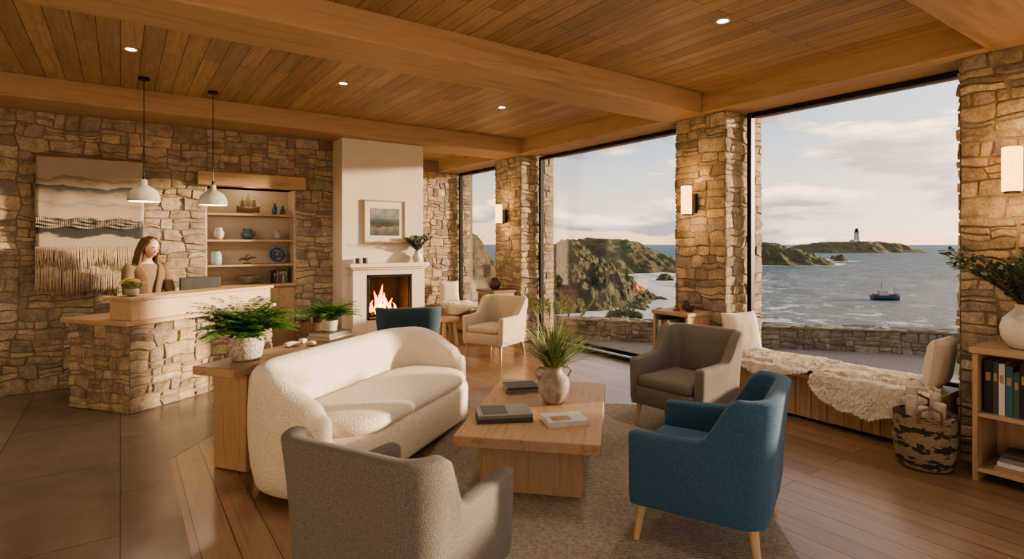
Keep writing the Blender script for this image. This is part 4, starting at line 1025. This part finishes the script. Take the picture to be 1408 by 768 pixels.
def flatbook(label, px, py, rz, w, d, th, col, z=TZ, grp='books on the coffee table'):
    x, y, _ = tp_(px, py, z)
    o = thing('book', label, 'book', (x, y, z), rz, grp)
    m = MB(); m.box(-w/2,w/2,-d/2,d/2,0,.003); m.box(-w/2,w/2,-d/2,d/2,th-.003,th); m.box(-w/2,w/2,-d/2,-d/2+.003,.003,th-.003); m.build('cover', BC[col], o)
    m = MB(); m.box(-w/2+.004,w/2-.004,-d/2+.003,d/2-.004,.003,th-.003); m.build('pages', M['page'], o)
    return o
BR = rad(-28)
flatbook('charcoal book, lower of the two at the front left of the coffee table', 692, 573, BR, .37, .27, .026, 'charcoal')
b2 = flatbook('grey picture book, upper of the two at the front left of the coffee table', 692, 567, BR+.03, .365, .265, .022, 'grey', TZ+.0265)
m = MB(); m.box(-.15,.02,-.10,.10,.022,.0224); m.build('cover_photo', BC['charcoal'], b2)
b3 = flatbook('grey book at the back of the coffee table behind the jug', 717, 535, BR, .28, .22, .028, 'grey')
b3 = flatbook('dark thin book lying on the grey book at the back of the coffee table', 716, 531, BR+.08, .26, .20, .018, 'charcoal', TZ+.029)
b4 = flatbook('white book lying alone right of the jug on the coffee table', 776, 580, BR+.1, .27, .20, .036, 'white')
m = MB(); m.box(-.10,.03,-.07,.02,.036,.0364); m.build('cover_photo', BC['tan'], b4)

# stool
x, y = G(615, 474)
o = thing('stool', 'small round oak stool beside the cream armchair', 'stool', (x, y, 0), .3)
m = MB(); m.lathe([(.17,.38), (.19,.39), (.19,.43), (.175,.44)], 32); m.build('seat', M['oak_lt'], o)
for k in range(4):
    a = k*PI/2+.4; m = MB(); m.tube([(math.cos(a)*.11,math.sin(a)*.11,.385), (math.cos(a)*.16,math.sin(a)*.16,0)], [.035,.03], 12); m.build('leg', M['oak_lt'], o)

# ------------------------------------------------------------ benches
def bench(label, y0, y1):
    o = thing('window_bench', label, 'bench', (5.34, (y0+y1)/2, 0), 0)
    h = (y1-y0)/2
    m = MB(); m.box(-.25,.25,-h,h,.03,.385); m.build('front_panel', M['boards'], o)
    m = MB(); m.box(-.28,.26,-h,h,.385,.425); m.build('seat', M['oak_y'], o, bevel=.005)
    return o
bench('long oak window bench under the right window', 1.62, 3.54)
bench('short window bench under the far small window', 8.14, 9.92)
def fleece(label, cx, cy, L, W, z, seed, nt_=22000):
    n1, n2 = 60, 34; m = MB(); idx = []
    def pos(a, b_):
        e = 1+noise.noise(Vector((a*1.8+seed, b_*1.8, 0)))*.2
        x = b_*W/2*e; y = a*L/2*e
        ed = max(abs(a), abs(b_))
        zz = z+.055*(1-.75*max(0, (ed-.55)/.45)**2)+.016*noise.noise(Vector((x*9+seed, y*9, 2)))
        X_ = cx+x
        if X_ < 5.05:
            dz = (5.05-X_); zz -= dz*.95; X_ = 5.05-.035-.10*dz
        return Vector((min(X_, 5.6), cy+y, zz))
    for j in range(n2+1):
        row = []
        for i in range(n1+1):
            a = i/n1*2-1; b_ = j/n2*2-1
            row.append(m.add(pos(a*math.sqrt(1-b_*b_*.4), b_*math.sqrt(1-a*a*.4))))
        idx.append(row)
    for j in range(n2):
        for i in range(n1): m.f.append((idx[j][i], idx[j][i+1], idx[j+1][i+1], idx[j+1][i]))
    for k in range(nt_):
        a = R.uniform(-1,1); b_ = R.uniform(-1,1); a2 = a*math.sqrt(1-b_*b_*.4); b2_ = b_*math.sqrt(1-a*a*.4)
        p = pos(a2, b2_)
        cl = noise.noise_vector(Vector((p.x*16, p.y*16, p.z*16+seed)))
        front = p.x < 5.045
        d = Vector((cl.x*1.1+R.uniform(-.2,.2)+(-.9 if front else 0)+b2_*.35, cl.y*1.1+R.uniform(-.2,.2)+a2*.35, -.35 if front else .8)).normalized()
        l_ = R.uniform(.02, .038); sd = d.cross(Vector((R.uniform(-.6,.6), R.uniform(-.6,.6), 1))).normalized()*.0055
        i0 = m.add(p-sd); i1 = m.add(p+sd); i2 = m.add(p+d*l_*.6+sd*.8+cl*.005); i3 = m.add(p+d*l_*.6-sd*.8+cl*.005); i4 = m.add(p+d*l_+Vector((cl.y,cl.x,-.4))*.012)
        m.f += [(i0,i1,i2,i3), (i3,i2,i4)]
    o = m.build('sheepskin', M['wool'], None, 180, recalc=False); tag(o, label, 'sheepskin', 'sheepskin throws on the window benches'); return o
fleece('cream sheepskin on the window bench nearest the middle pier', 5.30, 3.00, 1.05, .68, .425, 1.3)
fleece('cream sheepskin on the window bench nearest the log basket, hanging over its edge', 5.20, 2.12, .94, .82, .425, 4.7)
fleece('cream sheepskin on the short bench under the far window', 5.26, 8.95, 1.5, .66, .425, 7.9, 7000)
def cushion(label, x, y, z, rx, rz, s=.42, th=.15):
    m = MB(); n_ = 18
    for sg in (1, -1):
        idx = []
        for j in range(n_+1):
            row = []
            for i in range(n_+1):
                a = i/n_*2-1; b_ = j/n_*2-1; k = ((1-a**4)*(1-b_**4))**.5
                pin = 1-.06*(1-abs(a)**2)*abs(b_)**3; pin2 = 1-.06*(1-abs(b_)**2)*abs(a)**3
                row.append(m.add((a*s/2*pin2, sg*th/2*k+.004*noise.noise(Vector((a*4,b_*4,sg))), b_*s/2*pin+s/2)))
            idx.append(row)
        for j in range(n_):
            for i in range(n_): m.f.append((idx[j][i], idx[j][i+1], idx[j+1][i+1], idx[j+1][i]))
    o = m.build('cushion', M['pillow'], None, 180)
    o.location = (x, y, z); o.rotation_euler = (rx, 0, rz)
    tag(o, label, 'cushion', 'linen cushions on the window benches'); return o
cushion('cream linen cushion leaning against the middle pier on the bench', 5.30, 3.36, .46, rad(-14), rad(-14), .44, .17)
cushion('cream linen cushion propped against the right pier above the log basket', 5.37, 1.73, .45, rad(8), rad(2), .41, .15)
cushion('cream linen cushion at the far end of the short bench', 5.32, 9.74, .45, rad(-10), rad(-8), .42)

# ------------------------------------------------------------ bookcases
def bookcase(label, x0, x1, y0, y1, h, shelves, mat='oak_z'):
    o = thing('bookcase', label, 'bookcase', ((x0+x1)/2, (y0+y1)/2, 0), 0)
    a, b_ = (x1-x0)/2, (y1-y0)/2
    m = MB(); m.box(-a,a,-b_,-b_+.03,0,h-.04); m.box(-a,a,b_-.03,b_,0,h-.04); m.box(a-.015,a,-b_+.03,b_-.03,0,h-.04); m.build('carcass', M[mat], o, bevel=.003)
    m = MB(); m.box(-a-.015,a,-b_-.015,b_+.015,h-.04,h); m.build('top', M['oak_y'], o, bevel=.004)
    for z in shelves:
        m = MB(); m.box(-a+.005,a-.015,-b_+.03,b_-.03,z-.025,z); m.build('shelf', M['oak_y'], o, bevel=.002)
    return o
bookcase('low oak bookcase standing against the middle stone pier', 4.86, 5.24, 3.74, 4.20, .87, (.08,.47))
bookcase('oak bookcase against the right pier with a white vase on top', 4.74, 5.16, .30, 1.32, .90, (.09,.46), 'oak_z')
def row_books(x, y_start, z, n, cols, grp, pos, maxh):
    y = y_start
    for k in range(n):
        th = R.uniform(.024, .044); h = R.uniform(.72, .98)*maxh
        book('%s book, %s from the left %s' % (cols[k % len(cols)], ORD[k], pos), (x, y-th/2, z+.0005), -PI/2, th, h, .17, cols[k % len(cols)], grp); y -= th+.003
row_books(4.875, 4.165, .47, 9, ['blue','cream','navy','rust','white','teal','tan','grey','green'], 'books in the low bookcase', 'on the upper shelf of the low bookcase', .33)
row_books(4.875, 4.165, .08, 9, ['brown','grey','navy','tan','black','cream','green','charcoal','blue'], 'books in the low bookcase', 'on the lower shelf of the low bookcase', .31)
row_books(4.80, 1.27, .46, 11, ['black','charcoal','white','teal','green','black','cream','blue','brown','navy','tan'], 'upright books in the right bookcase', 'on the shelf of the right bookcase', .37)
zz = .0905
for k, cn in enumerate(('tan','white','grey','charcoal')):
    book('%s book lying in the pile low in the right bookcase, %s from the bottom' % (cn, ORD[k]), (4.79, 1.08-.01*k, zz), -PI/2+.04*k-.05, .03, .27-.01*k, .19, cn, 'flat books in the right bookcase', True); zz += .0315
o = thing('candlestick', 'tall slim wooden candlestick on the low bookcase', 'candlestick', (4.99, 3.98, .87), 0)
m = MB(); m.lathe([(.04,0), (.042,.01), (.014,.03), (.012,.12), (.02,.14), (.012,.16), (.011,.26), (.02,.28), (.016,.30)], 18); m.build('stick', M['oak_dk'], o)
m = MB(); m.lathe([(.009,.30), (.008,.40), (.002,.405)], 12); m.build('candle', M['jug'], o)
pot('bowl', 'small dark bowl beside the candlestick on the low bookcase', 'bowl', 5.02, 3.84, .87, [(.03,0),(.035,.008),(.06,.035),(.07,.06)], 'dark_cer')
pot('jar', 'squat brown jar behind the candlestick on the low bookcase', 'jar', 5.14, 3.98, .87, [(.03,0),(.045,.03),(.04,.07),(.025,.09),(.03,.10)], 'dark_cer')
bc = thing('side_cabinet', 'small dark oak cabinet in front of the far stone pier', 'cabinet', (5.02, 7.62, 0), 0)
m = MB(); m.box(-.2,.2,-.24,.24,.04,.82); m.build('body', M['oak_z'], bc, bevel=.005)
m = MB(); m.box(-.22,.21,-.26,.26,.82,.86); m.build('top', M['oak_dk'], bc, bevel=.004)
m = MB(); m.box(-.215,-.201,-.22,.22,.08,.79); dd = m.build('door', M['oak_dk'], bc, bevel=.003)
m = MB(); m.ball((-.228,-.16,.5), .012,.012,.012, 10, 8); m.build('knob', M['black'], dd)
pot('vase', 'round brown vase on the small dark cabinet', 'vase', 5.02, 7.66, .86, [(.05,0),(.09,.05),(.095,.10),(.06,.15),(.045,.165),(.055,.185)], 'dark_cer')

o = thing('vase_of_olive_branches', 'round white vase of olive branches on the right bookcase', 'vase', (4.93, 1.09, .90), 0)
m = MB(); m.lathe([(.06,0), (.085,.012), (.125,.08), (.132,.14), (.115,.20), (.07,.25), (.05,.27), (.05,.29), (.062,.30), (.052,.298), (.04,.28)], 40); m.build('vase', M['ceramic'], o, 60)
m = MB(); lv = MB(); branches(m, lv, 42, .58, .42, .05, .024, (0,0,.24), .26, 20, (-.03,.05), lim=lambda p: Vector((min(p.x, .26), p.y, p.z))); m.build('branches', M['stem'], o, 180); lv.build('leaves', M['olive'], o, 180, recalc=False)

# log baskets
m, t, b = nt('patterned_basket'); v = coords(t); sp_ = N(t, 'ShaderNodeSeparateXYZ'); t.links.new(v, sp_.inputs[0])
at2 = N(t, 'ShaderNodeMath', operation='ARCTAN2'); t.links.new(sp_.outputs['Y'], at2.inputs[0]); t.links.new(sp_.outputs['X'], at2.inputs[1])
cb = N(t, 'ShaderNodeCombineXYZ'); t.links.new(at2.outputs[0], cb.inputs[0]); t.links.new(sp_.outputs['Z'], cb.inputs[1])
mpb = N(t, 'ShaderNodeMapping'); mpb.inputs['Scale'].default_value = (1.1,13,1); t.links.new(cb.outputs[0], mpb.inputs['Vector'])
nn_ = N(t, 'ShaderNodeTexNoise', Scale=1.5, Detail=3, Roughness=.7); t.links.new(mpb.outputs[0], nn_.inputs['Vector'])
bz = N(t, 'ShaderNodeMath', operation='PINGPONG'); bz.inputs[1].default_value = .055; t.links.new(sp_.outputs['Z'], bz.inputs[0])
zg = N(t, 'ShaderNodeMath', operation='MULTIPLY_ADD'); t.links.new(bz.outputs[0], zg.inputs[0]); zg.inputs[1].default_value = 3.0; t.links.new(nn_.outputs[0], zg.inputs[2])
gt = N(t, 'ShaderNodeMath', operation='GREATER_THAN'); gt.inputs[1].default_value = .62; t.links.new(zg.outputs[0], gt.inputs[0])
t.links.new(mixc(t, (.44,.34,.22), (.06,.045,.035), gt.outputs[0]), b.inputs['Base Color']); b.inputs['Roughness'].default_value = .85
wv = N(t, 'ShaderNodeTexWave', Scale=30, Distortion=2); wv.bands_direction = 'Z'; t.links.new(v, wv.inputs['Vector']); bump(t, b, wv.outputs[0], .9, .012); M['basket2'] = m
def logbasket(label, x, y, r_, h, mat, handles=True):
    o = thing('log_basket', label, 'basket', (x, y, 0.006), .5)
    m = MB(); m.lathe([(r_*.82,0), (r_*.9,.02), (r_*1.02,h*.45), (r_,h*.95), (r_*1.02,h), (r_*.95,h), (r_*.93,h*.9), (r_*.85,.04), (.02,.03)], 40); m.build('basket_body', M[mat], o, 60)
    if handles:
        for s_ in (-1, 1):
            m = MB(); m.tube([(s_*r_*.98,-.07,h-.04), (s_*r_*1.04,-.06,h+.05), (s_*r_*1.05,0,h+.08), (s_*r_*1.04,.06,h+.05), (s_*r_*.98,.07,h-.04)], .010, 8); m.build('handle', M['oak_dk'], o)
    return o
logbasket('patterned black and tan basket of pale logs beside the bench', 4.76, 1.60, .19, .38, 'basket2')
for k, (dx, dy, tx, ty, h_, r_) in enumerate(((-.08,.05,-.05,.06,.50,.036), (.03,.09,.05,.10,.54,.038), (.0,-.06,-.02,-.10,.47,.038), (.09,-.02,.12,-.03,.50,.036), (-.09,-.05,-.12,-.03,.45,.032))):
    m = MB(); m.tube([(dx,dy,.06), ((dx+tx)/2+.004,(dy+ty)/2,h_/2), (tx,ty,h_)], [r_,r_*1.04,r_*.97], 14); o = m.build('log', M['birch'], None, 60); o.location = (4.76,1.60,0.0)
    tag(o, ('short pale log at the left back of the patterned basket','tallest pale log in the patterned basket','pale log leaning to the front of the patterned basket','pale log at the right of the patterned basket','thinnest pale log in the patterned basket')[k], 'log', 'logs in the patterned basket')
logbasket('brown wicker log basket beside the chimney breast', 2.12, 7.52, .21, .58, 'wicker', False)
for k in range(5):
    a = k*2*PI/5; m = MB(); m.tube([(math.cos(a)*.09,math.sin(a)*.09,.08), (math.cos(a)*.12,math.sin(a)*.12,.66+.02*k)], [.042,.04], 12); o = m.build('log', M['bark'], None, 60); o.location = (2.12,7.52,0)
    tag(o, 'rough brown log standing in the wicker basket', 'log', 'logs in the wicker basket')

# ------------------------------------------------------------ camera
cd_ = bpy.data.cameras.new('camera'); co_ = bpy.data.objects.new('camera', cd_); C.objects.link(co_)
cd_.sensor_width = 36; cd_.lens = 36*769/1408; cd_.shift_y = -49/1408; cd_.clip_end = 20000; cd_.clip_start = .05
co_.location = (0,0,H0); co_.rotation_euler = (rad(90),0,rad(-35)); SC.camera = co_
SC.view_settings.view_transform = 'AgX'
try: SC.view_settings.look = 'AgX - Medium High Contrast'
except Exception: pass
SC.view_settings.exposure = 0.4
